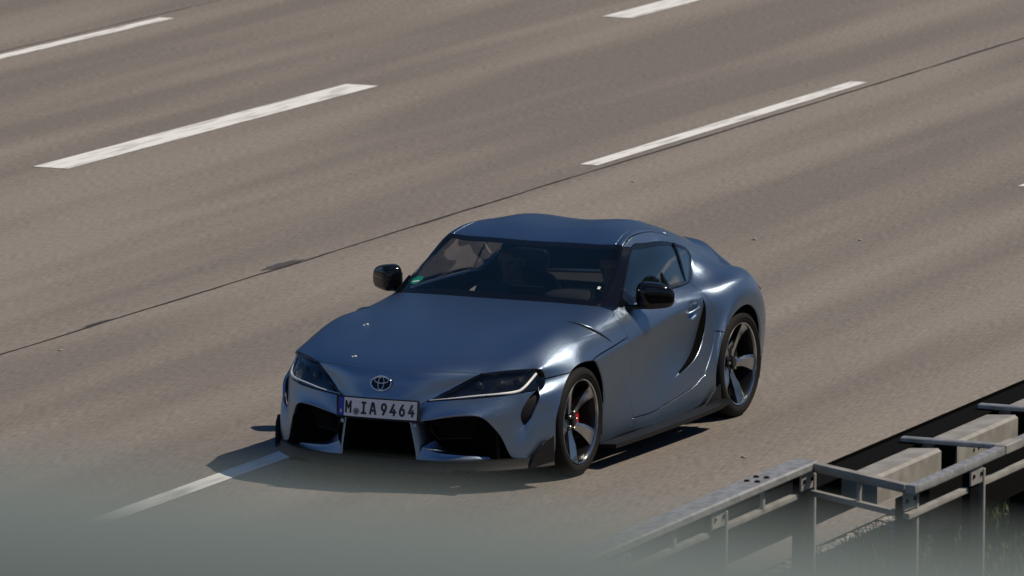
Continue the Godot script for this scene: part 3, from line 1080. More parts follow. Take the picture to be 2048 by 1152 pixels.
func build_front(car: Node3D) -> void:
	# the opening's dark interior
	var s := Shape.new()
	s.box(Vector3(0.70, 0.29, 0.0), Vector3(0.06, 0.36, 1.36), 0.01)
	s.box(Vector3(0.80, 0.135, 0.0), Vector3(0.26, 0.02, 1.20), 0.004)
	s.box(Vector3(0.74, 0.46, 0.0), Vector3(0.16, 0.02, 0.9), 0.004)
	add_mesh("radiator_panel", s.mesh(), mats.black_matte, car)
	# centre slats
	for k in 5:
		var q := Shape.new()
		var path := PackedVector3Array()
		for i in 9:
			var z := lerpf(-0.215, 0.215, i / 8.0)
			path.append(Vector3(0.868 - 0.3 * z * z, 0.185 + 0.042 * k, z))
		q.sweep(path, PackedVector2Array([Vector2(-0.02, -0.004), Vector2(0.02, -0.002), Vector2(0.02, 0.002), Vector2(-0.02, 0.004)]))
		add_mesh("grille_slat", q.mesh(), mats.black_matte, car)
	# side mesh: crossing bars
	for side in [1, -1]:
		var m := Shape.new()
		for k in 16:
			for dirn in [1, -1]:
				var u := 0.30 + 0.024 * k
				var a := grille_point(u, 0.435, side)
				var c := grille_point(u + 0.12 * dirn, 0.315, side)
				if u + 0.12 * dirn > 0.29 and u + 0.12 * dirn < 0.64:
					m.tube(PackedVector3Array([a, (a + c) * 0.5, c]), 0.0035, 4)
		var rim := PackedVector3Array()
		for q in [[0.31, 0.44], [0.60, 0.44], [0.62, 0.37], [0.60, 0.31], [0.33, 0.31], [0.30, 0.37], [0.31, 0.44]]:
			rim.append(grille_point(q[0], q[1], side))
		m.tube(rim, 0.006, 5)
		add_mesh("grille_mesh", m.mesh(), mats.lip_plastic, car)
	# body-coloured strut and the winglet it runs into
	var st := Shape.new()
	var rings := []
	for q in [[0.0, 0.425], [0.25, 0.38], [0.55, 0.32], [0.8, 0.265], [0.93, 0.235], [1.0, 0.205]]:
		var f: float = q[0]
		var y: float = q[1]
		var wi := lerpf(0.207, 0.243, f)
		var fl := 0.0
		rings.append(PackedVector3Array([Vector3(0.955 - 0.018 * f, y, -wi), Vector3(0.952 - 0.018 * f, y, -(wi + 0.014)), Vector3(0.90 - 0.01 * f, y + 0.02 * fl, -(wi + 0.035 + 0.09 * fl)), Vector3(0.80, y + 0.02 * fl, -(wi + 0.045 + 0.10 * fl)), Vector3(0.80, y, -(wi - 0.004))]))
	st.loft(rings)
	var wing := Shape.new()
	var front := spline([Vector3(0.937, 0.206, -0.243), Vector3(0.918, 0.200, -0.36), Vector3(0.868, 0.196, -0.48), Vector3(0.80, 0.194, -0.58), Vector3(0.715, 0.192, -0.665)], 5)
	var crest := spline([Vector3(0.915, 0.268, -0.275), Vector3(0.895, 0.236, -0.36), Vector3(0.848, 0.222, -0.47), Vector3(0.785, 0.212, -0.565), Vector3(0.705, 0.20, -0.655)], 5)
	var back := spline([Vector3(0.84, 0.30, -0.32), Vector3(0.82, 0.25, -0.38), Vector3(0.79, 0.23, -0.46), Vector3(0.75, 0.215, -0.54), Vector3(0.69, 0.20, -0.64)], 5)
	var rr := []
	for i in front.size():
		rr.append(PackedVector3Array([front[i] + Vector3(-0.05, -0.012, 0), front[i] + Vector3(0, -0.012, 0), front[i], front[i].lerp(crest[i], 0.55) + Vector3(-0.004, -0.004, 0), crest[i], back[i], back[i] + Vector3(-0.02, -0.05, 0)]))
	rr.reverse()
	wing.loft(rr)
	var sensor := Shape.new()
	sensor.lathe([Vector2(0.015, -0.01), Vector2(0.015, 0.004), Vector2(0.011, 0.008), Vector2(0.0, 0.008)], 16, Transform3D(Basis.looking_at(Vector3(-1, -0.1, 0.25), Vector3.UP), Vector3(0.945, 0.398, -0.236)))
	for b in for_both(st):
		add_mesh("grille_strut", b[1].mesh(75), mats.paint, car)
	for b in for_both(wing):
		add_mesh("bumper_winglet", b[1].mesh(45), mats.paint, car)
	for b in for_both(sensor):
		add_mesh("parking_sensor", b[1].mesh(), mats.paint, car)
	# splitter along the lower edge
	var half := [Vector3(0.985, 0, 0), Vector3(0.972, 0, -0.22), Vector3(0.925, 0, -0.45), Vector3(0.835, 0, -0.62), Vector3(0.70, 0, -0.755), Vector3(0.56, 0, -0.855), Vector3(0.44, 0, -0.915)]
	var pts := []
	for i in range(half.size() - 1, 0, -1):
		pts.append(half[i] * Vector3(1, 1, -1))
	pts.append_array(half)
	var path := spline(pts, 5)
	for i in path.size():
		path[i].y = 0.16
	var lip := Shape.new()
	lip.sweep(path, PackedVector2Array([Vector2(-0.008, 0.032), Vector2(-0.05, 0.034), Vector2(-0.22, 0.0), Vector2(-0.22, -0.016), Vector2(0.012, -0.03), Vector2(0.016, -0.022), Vector2(0.004, 0.0)]))
	add_mesh("front_splitter", lip.mesh(30), mats.lip_plastic, car)
	# upright fin at each end of the splitter
	var fin := Shape.new()
	fin.plate(PackedVector3Array([Vector3(0.615, 0.145, -0.828), Vector3(0.59, 0.195, -0.838), Vector3(0.51, 0.278, -0.874), Vector3(0.428, 0.312, -0.900), Vector3(0.425, 0.14, -0.905)]), Vector3(0.010, 0, -0.018))
	for b in for_both(fin):
		add_mesh("bumper_fin", b[1].mesh(30), mats.lip_plastic, car)

func grille_point(w: float, y: float, side: int) -> Vector3:
	return Vector3(0.90 - 0.55 * maxf(0.0, w - 0.25) - (0.43 - y) * 0.25, y, -w * side)

func plate_point(z: float, y: float, lift: float) -> Vector3:
	return Vector3(0.972 - 0.22 * z * z - (y - 0.487) * 0.11 + lift, y, z)

func curved_panel(z0: float, z1: float, y0: float, y1: float, front: float, thick: float) -> ArrayMesh:
	var s := Shape.new()
	var rings := []
	for i in 13:
		var z := lerpf(z0, z1, i / 12.0)
		rings.append(PackedVector3Array([plate_point(z, y0, front - thick), plate_point(z, y1, front - thick), plate_point(z, y1, front), plate_point(z, y0, front)]))
	s.loft(rings)
	return s.mesh(30)

func build_plate(car: Node3D) -> void:
	var plate := part_node("license_plate", car)
	add_mesh("plate_frame", curved_panel(-0.266, 0.266, 0.420, 0.548, 0.0, 0.014), mats.black_plastic, plate)
	add_mesh("plate_panel", curved_panel(-0.259, 0.218, 0.433, 0.541, 0.0035, 0.003), mats.plate_white, plate)
	add_mesh("country_band", curved_panel(0.2185, 0.259, 0.433, 0.541, 0.0036, 0.003), mats.plate_blue, plate)
	for side in [1, -1]:
		var s := Shape.new()
		s.box(plate_point(0.268 * side, 0.484, -0.002), Vector3(0.012, 0.13, 0.008), 0.002)
		add_mesh("frame_end", s.mesh(), mats.black_gloss, plate)
	# character, millimetres from the plate's end, width of the glyph
	for c in [["M", 71, 0.050], ["I", 175, 0.042], ["A", 236, 0.051], ["9", 308, 0.047], ["4", 367, 0.049], ["6", 425, 0.047], ["4", 483, 0.049]]:
		glyph(c[0], 0.26 - c[1] * 0.001, 0.487, 0.075, c[2], mats.ink, plate, 0.0042)
	glyph("D", 0.239, 0.459, 0.020, 0.013, mats.plate_white, plate, 0.0044)
	var seal := Shape.new()
	var at := plate_point(0.26 - 0.125, 0.463, 0.0038)
	var sn := Vector3(1.0, 0.11, 0.44 * 0.135).normalized()
	var sx := Vector3(0, 0, -1).slide(sn).normalized()
	var xf := Transform3D(Basis(sx, sn.cross(sx), sn), at)
	seal.lathe([Vector2(0.0215, -0.001), Vector2(0.0215, 0.0008), Vector2(0.0, 0.0008)], 24, xf)
	add_mesh("registration_seal", seal.mesh(), mats.seal_grey, plate)
	var dot := Shape.new()
	dot.lathe([Vector2(0.007, 0.0008), Vector2(0.007, 0.0014), Vector2(0.0, 0.0014)], 20, xf)
	add_mesh("seal_badge", dot.mesh(), mats.ink, plate)
	# flies and road dirt on the sheet
	var rng := RandomNumberGenerator.new()
	rng.seed = 12
	var dirt := Shape.new()
	for k in 70:
		var p := plate_point(rng.randf_range(-0.25, 0.21), rng.randf_range(0.437, 0.538), 0.0037)
		var r := rng.randf_range(0.0006, 0.0026)
		dirt.lathe([Vector2(r, -0.0005), Vector2(r * 0.6, 0.0003), Vector2(0.0, 0.0004)], 5, Transform3D(Basis(Vector3(0, 0, -1), Vector3(0, 1, 0), Vector3(1, 0, 0)), p))
	var d := add_mesh("dirt_specks", dirt.mesh(), mats.ink, plate)
	d.set_meta("kind", "stuff")

# plate lettering: strokes on a field one unit wide and one high
func glyph_strokes(ch: String) -> Array:
	match ch:
		"M":
			return [[Vector2(0.08, 0.0), Vector2(0.08, 1.0)], [Vector2(0.92, 0.0), Vector2(0.92, 1.0)], [Vector2(0.08, 1.0), Vector2(0.5, 0.42), Vector2(0.92, 1.0)]]
		"I":
			return [[Vector2(0.5, 0.0), Vector2(0.5, 1.0)], [Vector2(0.12, 1.0), Vector2(0.88, 1.0)], [Vector2(0.05, 0.0), Vector2(0.95, 0.0)]]
		"A":
			return [[Vector2(0.05, 0.0), Vector2(0.40, 1.0), Vector2(0.60, 1.0), Vector2(0.95, 0.0)], [Vector2(0.2, 0.30), Vector2(0.8, 0.30)]]
		"4":
			return [[Vector2(0.62, 1.0), Vector2(0.06, 0.28), Vector2(0.96, 0.28)], [Vector2(0.70, 0.52), Vector2(0.70, 0.0)]]
		"D":
			return [[Vector2(0.1, 0.0), Vector2(0.1, 1.0), Vector2(0.55, 1.0), Vector2(0.9, 0.75), Vector2(0.9, 0.25), Vector2(0.55, 0.0), Vector2(0.1, 0.0)]]
	var loop := []
	for k in 21:
		var a := TAU * k / 20.0
		loop.append(Vector2(0.5 + 0.40 * cos(a), 0.31 + 0.31 * sin(a)))
	var stem := [Vector2(0.13, 0.42), Vector2(0.22, 0.62), Vector2(0.62, 1.0)]
	if ch == "9":
		for l in [loop, stem]:
			for k in l.size():
				l[k] = Vector2(1.0 - l[k].x, 1.0 - l[k].y)
	return [loop, stem]

func glyph(ch: String, z: float, y: float, height: float, width: float, m: Material, parent: Node, lift: float) -> void:
	var s := Shape.new()
	var t := height * 0.09
	for line in glyph_strokes(ch):
		var path := PackedVector3Array()
		for q in line:
			path.append(plate_point(z - (q.x - 0.5) * (width - 2.0 * t), y + (q.y - 0.5) * (height - 2.0 * t), lift))
		var a := path[0]
		var b := path[path.size() - 1]
		if a.distance_to(b) > t:
			path[0] = a + (a - path[1]).normalized() * t * 0.8
			path[path.size() - 1] = b + (b - path[path.size() - 2]).normalized() * t * 0.8
		s.sweep(path, PackedVector2Array([Vector2(-t, -0.0008), Vector2(t, -0.0008), Vector2(t, 0.0), Vector2(-t, 0.0)]), Vector3(1, 0.11, 0).normalized())
	add_mesh("plate_character", s.mesh(30), m, parent)

func ellipse(cx: float, cy: float, rx: float, ry: float, r: float, xf: Transform3D) -> Shape:
	var s := Shape.new()
	var rings := []
	for k in 41:
		var a := TAU * k / 40.0
		var c := Vector3(cx + cos(a) * rx, cy + sin(a) * ry, 0)
		var n := Vector3(cos(a) * ry, sin(a) * rx, 0).normalized()
		var ring := PackedVector3Array()
		for j in 6:
			var b := TAU * j / 6.0
			ring.append(xf * (c + n * cos(b) * r + Vector3(0, 0, -sin(b) * r * 0.8)))
		rings.append(ring)
	s.loft(rings, true, false)
	return s

func build_emblem(car: Node3D) -> void:
	var e := part_node("emblem", car)
	var n := Vector3(0.945, 0.325, 0.0).normalized()
	var x := Vector3(0, 0, -1)
	var xf := Transform3D(Basis(x, n.cross(x), n), Vector3(0.909, 0.632, 0.0))
	var back := Shape.new()
	var rings := []
	for q in [[1.04, -0.006], [1.04, 0.001], [0.98, 0.003]]:
		var ring := PackedVector3Array()
		for k in 32:
			var a := TAU * k / 32.0
			ring.append(xf * Vector3(cos(a) * 0.068 * q[0], sin(a) * 0.046 * q[0], q[1]))
		rings.append(ring)
	back.loft(rings)
	add_mesh("badge_plate", back.mesh(30), mats.black_gloss, e)
	var up := xf.translated_local(Vector3(0, 0, 0.005))
	for q in [[0.0, 0.0, 0.066, 0.044, 0.0038], [0.0, 0.0, 0.019, 0.040, 0.0024], [0.0, 0.019, 0.046, 0.019, 0.0024]]:
		add_mesh("badge_ring", ellipse(q[0], q[1], q[2], q[3], q[4], up).mesh(60), mats.chrome, e)

func build_sides(car: Node3D, doors: Dictionary) -> void:
	# vent crease on each fender top: a raised lip with a dark slot before it
	var on := [Vector3(-0.325, 0.879, -0.662), Vector3(-0.345, 0.868, -0.72), Vector3(-0.382, 0.844, -0.775), Vector3(-0.435, 0.809, -0.815), Vector3(-0.50, 0.768, -0.845), Vector3(-0.535, 0.742, -0.86)]
	var ups := [Vector3(0.06, 0.99, -0.15), Vector3(0.02, 0.96, -0.27), Vector3(-0.02, 0.85, -0.53), Vector3(-0.04, 0.67, -0.74), Vector3(-0.02, 0.53, -0.85), Vector3(-0.02, 0.5, -0.87)]
	var path := spline(on, 5)
	var nup := spline(ups, 5)
	var lip := Shape.new()
	var slot := Shape.new()
	var lr := []
	var sr := []
	for i in path.size():
		var f := float(i) / (path.size() - 1)
		var w := sin(PI * pow(f, 0.6)) * 0.9 + 0.1
		var tan := (path[mini(i + 1, path.size() - 1)] - path[maxi(i - 1, 0)]).normalized()
		var n := nup[i].normalized()
		var side := tan.cross(n).normalized()
		if side.x < 0.0:
			side = -side          # points forward
		var c := path[i]
		lr.append(PackedVector3Array([c - side * 0.045 * w - n * 0.004, c - side * 0.014 * w + n * 0.008 * w, c - side * 0.002 * w + n * 0.009 * w, c + side * 0.004 * w + n * 0.006 * w, c + side * 0.004 * w - n * 0.004]))
		sr.append(PackedVector3Array([c - n * 0.004, c + side * 0.002 + n * 0.002, c + side * 0.011 * w + n * 0.0016, c + side * 0.014 * w - n * 0.004]))
	lip.loft(lr)
	slot.loft(sr)
	for b in for_both(lip):
		add_mesh("hood_vent_lip", b[1].mesh(50), mats.paint, car)
	for b in for_both(slot):
		add_mesh("hood_vent_slot", b[1].mesh(50), mats.black_matte, car)
	# door handles over their dishes
	var h := Shape.new()
	h.tube(spline([Vector3(-1.735, 0.750, -0.840), Vector3(-1.77, 0.757, -0.858), Vector3(-1.82, 0.766, -0.864), Vector3(-1.875, 0.775, -0.860), Vector3(-1.905, 0.780, -0.842)], 4), [0.008, 0.010, 0.011, 0.012, 0.012, 0.012, 0.012, 0.012, 0.012, 0.012, 0.012, 0.012, 0.012, 0.012, 0.011, 0.010, 0.008], 10, 0.75)
	for b in for_both(h):
		add_mesh("door_handle", b[1].mesh(60), mats.paint, doors[b[0]])
	# side skirts with a kick-up before the rear wheel
	var sk := Shape.new()
	sk.sweep(PackedVector3Array([Vector3(-0.30, 0.142, -0.90), Vector3(-0.8, 0.14, -0.908), Vector3(-1.3, 0.142, -0.915), Vector3(-1.85, 0.155, -0.925), Vector3(-2.02, 0.175, -0.925)]), PackedVector2Array([Vector2(-0.035, -0.012), Vector2(0.10, -0.012), Vector2(0.10, 0.014), Vector2(-0.030, 0.006)]))
	var kick := Shape.new()
	kick.plate(PackedVector3Array([Vector3(-1.80, 0.150, -0.918), Vector3(-1.86, 0.176, -0.92), Vector3(-1.95, 0.222, -0.923), Vector3(-2.055, 0.268, -0.928), Vector3(-2.06, 0.178, -0.93), Vector3(-1.9, 0.15, -0.925)]), Vector3(0, 0, -0.012))
	for b in for_both(sk):
		add_mesh("side_skirt", b[1].mesh(30), mats.lip_plastic, car)
	for b in for_both(kick):
		add_mesh("skirt_fin", b[1].mesh(30), mats.lip_plastic, car)
	# floor, bulkhead and wheel housings close the body from below
	var fl := Shape.new()
	fl.box(Vector3(-1.25, 0.15, 0.0), Vector3(3.7, 0.03, 1.36), 0.01)
	fl.box(Vector3(-1.2, 0.17, 0.0), Vector3(1.5, 0.03, 1.68), 0.01)
	fl.box(Vector3(-0.72, 0.5, 0.0), Vector3(0.05, 0.66, 1.5), 0.01)
	add_mesh("floor_pan", fl.mesh(), mats.black_matte, car)
	var tf := Shape.new()
	tf.box(Vector3(-2.68, 0.80, 0.0), Vector3(0.72, 0.03, 1.2), 0.01)
	add_mesh("trunk_floor", tf.mesh(), mats.trunk_felt, car)
	for ax in [0.0, -2.47]:
		for side in [1, -1]:
			var w := Shape.new()
			var rings := []
			for k in 25:
				var a := PI * (k / 24.0 * 1.24 - 0.12)
				var r := 0.368
				var c := Vector3(ax + cos(a) * r, 0.335 + sin(a) * r, 0)
				rings.append(PackedVector3Array([c + Vector3(0, 0, -0.885 * side), c + Vector3(0, 0, -0.58 * side), Vector3(ax, 0.335, -0.575 * side)]))
			w.loft(rings, false, false)
			add_mesh("wheel_housing", w.mesh(30), mats.black_matte, car)
	# tail lamps, seen only from the side
	var tl := Shape.new()
	tl.tube(spline([Vector3(-2.955, 0.745, -0.815), Vector3(-3.03, 0.77, -0.745), Vector3(-3.12, 0.795, -0.645), Vector3(-3.20, 0.81, -0.51)], 5), 0.014, 8)
	for b in for_both(tl):
		add_mesh("tail_light", b[1].mesh(50), mats.tail_red, car)

func build_wheels(car: Node3D) -> void:
	var w := part_node("wheel", car)
	var tyre := Shape.new()
	tyre.lathe([Vector2(0.240, -0.235), Vector2(0.27, -0.252), Vector2(0.30, -0.256), Vector2(0.321, -0.247), Vector2(0.3305, -0.222), Vector2(0.3315, -0.18), Vector2(0.326, -0.178), Vector2(0.326, -0.168), Vector2(0.3315, -0.166), Vector2(0.3318, -0.095), Vector2(0.326, -0.093), Vector2(0.326, -0.083), Vector2(0.3315, -0.081), Vector2(0.3305, -0.034), Vector2(0.322, -0.010), Vector2(0.302, 0.002), Vector2(0.287, 0.003), Vector2(0.285, 0.0), Vector2(0.272, -0.002), Vector2(0.262, -0.010), Vector2(0.257, -0.02), Vector2(0.25, -0.03)], 96)
	add_mesh("tyre", tyre.mesh(40), mats.rubber, w)
	var lip := Shape.new()
	lip.lathe([Vector2(0.2585, -0.026), Vector2(0.2592, -0.012), Vector2(0.2555, -0.006), Vector2(0.2485, -0.010), Vector2(0.2465, -0.022)], 96)
	add_mesh("rim_lip", lip.mesh(50), mats.rim_lip, w)
	var barrel := Shape.new()
	barrel.lathe([Vector2(0.2470, -0.021), Vector2(0.241, -0.035), Vector2(0.236, -0.06), Vector2(0.226, -0.12), Vector2(0.222, -0.20), Vector2(0.0, -0.201)], 72)
	add_mesh("rim_barrel", barrel.mesh(40), mats.rim_dark, w)
	for c in 5:
		var s := Shape.new()
		var rings := []
		# radius, sweep angle, half width, depth of the face, offset of the ridge, height of the ridge
		for q in [[0.034, 0.0, 0.022, -0.074, 0.0, 0.004], [0.070, 1.0, 0.024, -0.064, 0.15, 0.010], [0.110, 3.0, 0.027, -0.050, 0.4, 0.016], [0.145, 5.0, 0.033, -0.038, 0.5, 0.020], [0.190, 3.5, 0.040, -0.028, 0.55, 0.017], [0.225, 1.5, 0.047, -0.021, 0.55, 0.010], [0.2455, 0.5, 0.054, -0.018, 0.55, 0.004]]:
			var a: float = TAU * c / 5.0 + deg_to_rad(q[1])
			var rd := Vector3(cos(a), sin(a), 0)
			var td := Vector3(-sin(a), cos(a), 0)
			var ctr: Vector3 = rd * q[0]
			var hw: float = q[2]
			rings.append(PackedVector3Array([ctr - td * hw * 0.8 + Vector3(0, 0, q[3] - 0.045), ctr + td * hw * 0.8 + Vector3(0, 0, q[3] - 0.045), ctr + td * hw + Vector3(0, 0, q[3] - q[5] * 0.5), ctr + td * hw * q[4] + Vector3(0, 0, q[3]), ctr - td * hw + Vector3(0, 0, q[3] - q[5])]))
		s.loft(rings)
		add_mesh("spoke", s.mesh(22), mats.rim_grey, w)
	var hub := Shape.new()
	hub.lathe([Vector2(0.062, -0.11), Vector2(0.062, -0.072), Vector2(0.050, -0.066), Vector2(0.034, -0.066), Vector2(0.033, -0.052), Vector2(0.026, -0.047), Vector2(0.0, -0.046)], 40)
	add_mesh("hub_cap", hub.mesh(30), mats.rim_dark, w)
	for c in 5:
		var a := TAU * (c + 0.5) / 5.0
		var nut := Shape.new()
		nut.lathe([Vector2(0.0105, -0.08), Vector2(0.0105, -0.058), Vector2(0.008, -0.055), Vector2(0.0, -0.055)], 6, Transform3D(Basis.IDENTITY, Vector3(cos(a) * 0.052, sin(a) * 0.052, 0)))
		add_mesh("wheel_nut", nut.mesh(20), mats.steel, w)
	# spin of each wheel, so that its spokes stand as photographed
	var first := true
	for q in [[0.0, 1, -33.0, 1.0], [-2.47, 1, -7.0, 1.018], [0.0, -1, 40.0, 1.0], [-2.47, -1, 10.0, 1.018]]:
		var o: Node3D = w
		if not first:
			o = w.duplicate()
			car.add_child(o, true)
		o.name = "wheel" if first else "wheel_%03d" % (car.get_meta("wheels", 1))
		car.set_meta("wheels", car.get_meta("wheels", 0) + 1)
		first = false
		var side: int = q[1]
		var spin := Basis(Vector3(0, 0, 1), deg_to_rad(q[2]))
		var turn := Basis(Vector3.UP, PI) if side > 0 else Basis.IDENTITY
		o.transform = Transform3D((turn * spin).scaled(Vector3(q[3], q[3], 1.0)), Vector3(q[0], 0.3318 * q[3], -0.906 * side))
	car.remove_meta("wheels")
	for q in [[0.0, 1], [-2.47, 1], [0.0, -1], [-2.47, -1]]:
		var side: int = q[1]
		var disc := Shape.new()
		var xf := Transform3D(Basis(Vector3.UP, PI) if side > 0 else Basis.IDENTITY, Vector3(q[0], 0.334, -0.906 * side))
		disc.lathe([Vector2(0.172, -0.185), Vector2(0.172, -0.155), Vector2(0.10, -0.155), Vector2(0.095, -0.115), Vector2(0.0, -0.115)], 64, xf)
		add_mesh("brake_disc", disc.mesh(30), mats.steel, car)
		var cal := Shape.new()
		var rings := []
		for k in 9:
			var a := deg_to_rad(lerpf(-16.0, 34.0, k / 8.0)) + (0.0 if side > 0 else PI)
			var rd := Vector3(cos(a), sin(a), 0)
			rings.append(PackedVector3Array([xf * (rd * 0.112 + Vector3(0, 0, -0.20)), xf * (rd * 0.184 + Vector3(0, 0, -0.20)), xf * (rd * 0.188 + Vector3(0, 0, -0.115)), xf * (rd * 0.165 + Vector3(0, 0, -0.096)), xf * (rd * 0.112 + Vector3(0, 0, -0.105))]))
		rings.reverse()
		cal.loft(rings)
		add_mesh("brake_caliper", cal.mesh(35), mats.caliper_red if q[0] > -1.0 else mats.black_plastic, car)

# a rounded, tapered box
func pillow(at: Vector3, r: Vector3, e: float, bas := Basis.IDENTITY, shape := func(p): return p) -> Shape:
	var s := Shape.new()
	var rings := []
	for j in 15:
		var v := PI * (j / 14.0 - 0.5)
		var ring := PackedVector3Array()
		for k in 28:
			var u := TAU * k / 28.0
			var cv := pow(absf(cos(v)), e) * signf(cos(v))
			var p := Vector3(cv * pow(absf(cos(u)), e) * signf(cos(u)), pow(absf(sin(v)), e) * signf(sin(v)), -cv * pow(absf(sin(u)), e) * signf(sin(u)))
			ring.append(at + bas * (shape.call(p) * r))
		rings.append(ring)
	s.loft(rings)
	return s

func build_mirrors(car: Node3D) -> void:
	var turn := Basis(Vector3.UP, deg_to_rad(38.0))
	var cap_form := func(p: Vector3) -> Vector3:
		# fuller towards the body, the outer end drooping, the front rounded and the back flat
		var o := (-p.z + 1.0) * 0.5           # 0 at the body, 1 at the outer end
		var y: float = p.y * lerpf(1.0, 0.66, o * o) - 0.10 * o * o
		if p.y < 0.0:
			y = p.y * lerpf(0.80, 0.72, o)
		return Vector3(p.x * (1.0 if p.x > 0.0 else 0.75) * lerpf(1.0, 0.86, o), y, p.z)
	var cap := pillow(Vector3(-1.095, 0.948, -0.905), Vector3(0.080, 0.098, 0.118), 0.55, turn, cap_form)
	var foot := Shape.new()
	foot.tube(spline([Vector3(-0.99, 0.888, -0.740), Vector3(-1.03, 0.883, -0.79), Vector3(-1.07, 0.885, -0.85), Vector3(-1.09, 0.900, -0.90)], 4), [0.028, 0.026, 0.024, 0.023, 0.022, 0.022, 0.022, 0.022, 0.022, 0.022, 0.022, 0.022, 0.022], 12, 0.75)
	var sail := Shape.new()
	sail.plate(PackedVector3Array([Vector3(-0.90, 0.895, -0.752), Vector3(-1.10, 0.895, -0.760), Vector3(-1.12, 0.915, -0.750), Vector3(-1.02, 0.985, -0.717)]), Vector3(0, 0.004, -0.010))
	var lamp := Shape.new()
	lamp.tube(spline([Vector3(-1.02, 0.912, -0.855), Vector3(-1.05, 0.912, -0.93), Vector3(-1.10, 0.914, -0.99), Vector3(-1.16, 0.917, -1.01)], 4), 0.004, 6)
	var pane := Shape.new()
	pane.box(Vector3(-1.150, 0.94, -0.875), Vector3(0.006, 0.095, 0.17), 0.003, turn)
	for side in [1, -1]:
		var m := part_node("wing_mirror", car)
		for q in [["mirror_cap", cap, mats.black_gloss], ["mirror_arm", foot, mats.black_gloss], ["mirror_base", sail, mats.black_gloss], ["turn_signal", lamp, mats.rim_dark], ["mirror_pane", pane, mats.chrome]]:
			var s: Shape = q[1] if side > 0 else q[1].mirrored()
			add_mesh(q[0], s.mesh(50), q[2], m)

func build_interior(car: Node3D) -> void:
	var d := Shape.new()
	var rings := []
	for i in 9:
		var z := lerpf(-0.68, 0.68, i / 8.0)
		var bow := 0.10 * (1.0 - pow(absf(z) / 0.68, 2.0))
		rings.append(PackedVector3Array([Vector3(-0.86 + bow, 0.60, z), Vector3(-0.84 + bow, 0.878, z), Vector3(-1.10, 0.888, z), Vector3(-1.26, 0.878, z), Vector3(-1.31, 0.845, z), Vector3(-1.26, 0.74, z), Vector3(-1.22, 0.60, z)]))
	d.loft(rings)
	add_mesh("dashboard", d.mesh(35), mats.dash, car)
	var hump_form := func(p: Vector3) -> Vector3:
		return Vector3(p.x, maxf(p.y, -0.2), p.z)
	add_mesh("instrument_hood", pillow(Vector3(-1.19, 0.885, -0.36), Vector3(0.17, 0.062, 0.225), 0.8, Basis.IDENTITY, hump_form).mesh(50), mats.dash, car)
	var screen := Shape.new()
	screen.box(Vector3(-1.24, 0.905, 0.02), Vector3(0.02, 0.075, 0.24), 0.006, Basis(Vector3(0, 0, 1), deg_to_rad(-12.0)))
	add_mesh("display_screen", screen.mesh(), mats.black_gloss, car)
	var sw := part_node("steering_wheel", car)
	var wx := Transform3D(Basis.looking_at(Vector3(1.0, -0.42, 0), Vector3.UP), Vector3(-1.43, 0.775, -0.36))
	add_mesh("wheel_ring", ellipse(0, 0, 0.175, 0.175, 0.016, wx).mesh(60), mats.leather, sw)
	for a in [0.0, PI, -PI / 2]:
		var s := Shape.new()
		s.tube(PackedVector3Array([wx.origin, wx * Vector3(cos(a) * 0.09, sin(a) * 0.09, 0.0), wx * Vector3(cos(a) * 0.172, sin(a) * 0.172, 0)]), [0.04, 0.024, 0.018], 8, 0.6)
		add_mesh("wheel_spoke", s.mesh(50), mats.leather, sw)
	for z in [-0.37, 0.37]:
		var seat := part_node("seat", car, Vector3(-1.62, 0.16, z))
		var rec := Basis(Vector3(0, 0, 1), deg_to_rad(24.0))
		add_mesh("cushion", pillow(Vector3(0.10, 0.13, 0), Vector3(0.29, 0.095, 0.26), 0.55).mesh(50), mats.leather, seat)
		add_mesh("backrest", pillow(Vector3(-0.27, 0.43, 0), Vector3(0.085, 0.35, 0.255), 0.5, rec).mesh(50), mats.leather, seat)
		add_mesh("headrest", pillow(Vector3(-0.405, 0.785, 0), Vector3(0.055, 0.125, 0.135), 0.6, rec).mesh(50), mats.leather, seat)
		for sg in [-1, 1]:
			add_mesh("bolster", pillow(Vector3(-0.19, 0.42, 0.225 * sg), Vector3(0.10, 0.27, 0.05), 0.7, rec).mesh(50), mats.leather, seat)
	var br := Shape.new()
	br.tube(PackedVector3Array([Vector3(-2.34, 0.86, -0.62), Vector3(-2.34, 0.885, 0.0), Vector3(-2.34, 0.86, 0.62)]), 0.024, 10, 0.5)
	add_mesh("strut_brace", br.mesh(50), mats.steel, car)
	var rm := pillow(Vector3(-1.22, 1.145, 0.0), Vector3(0.022, 0.032, 0.12), 0.6)
	add_mesh("rear_view_mirror", rm.mesh(50), mats.black_plastic, car)

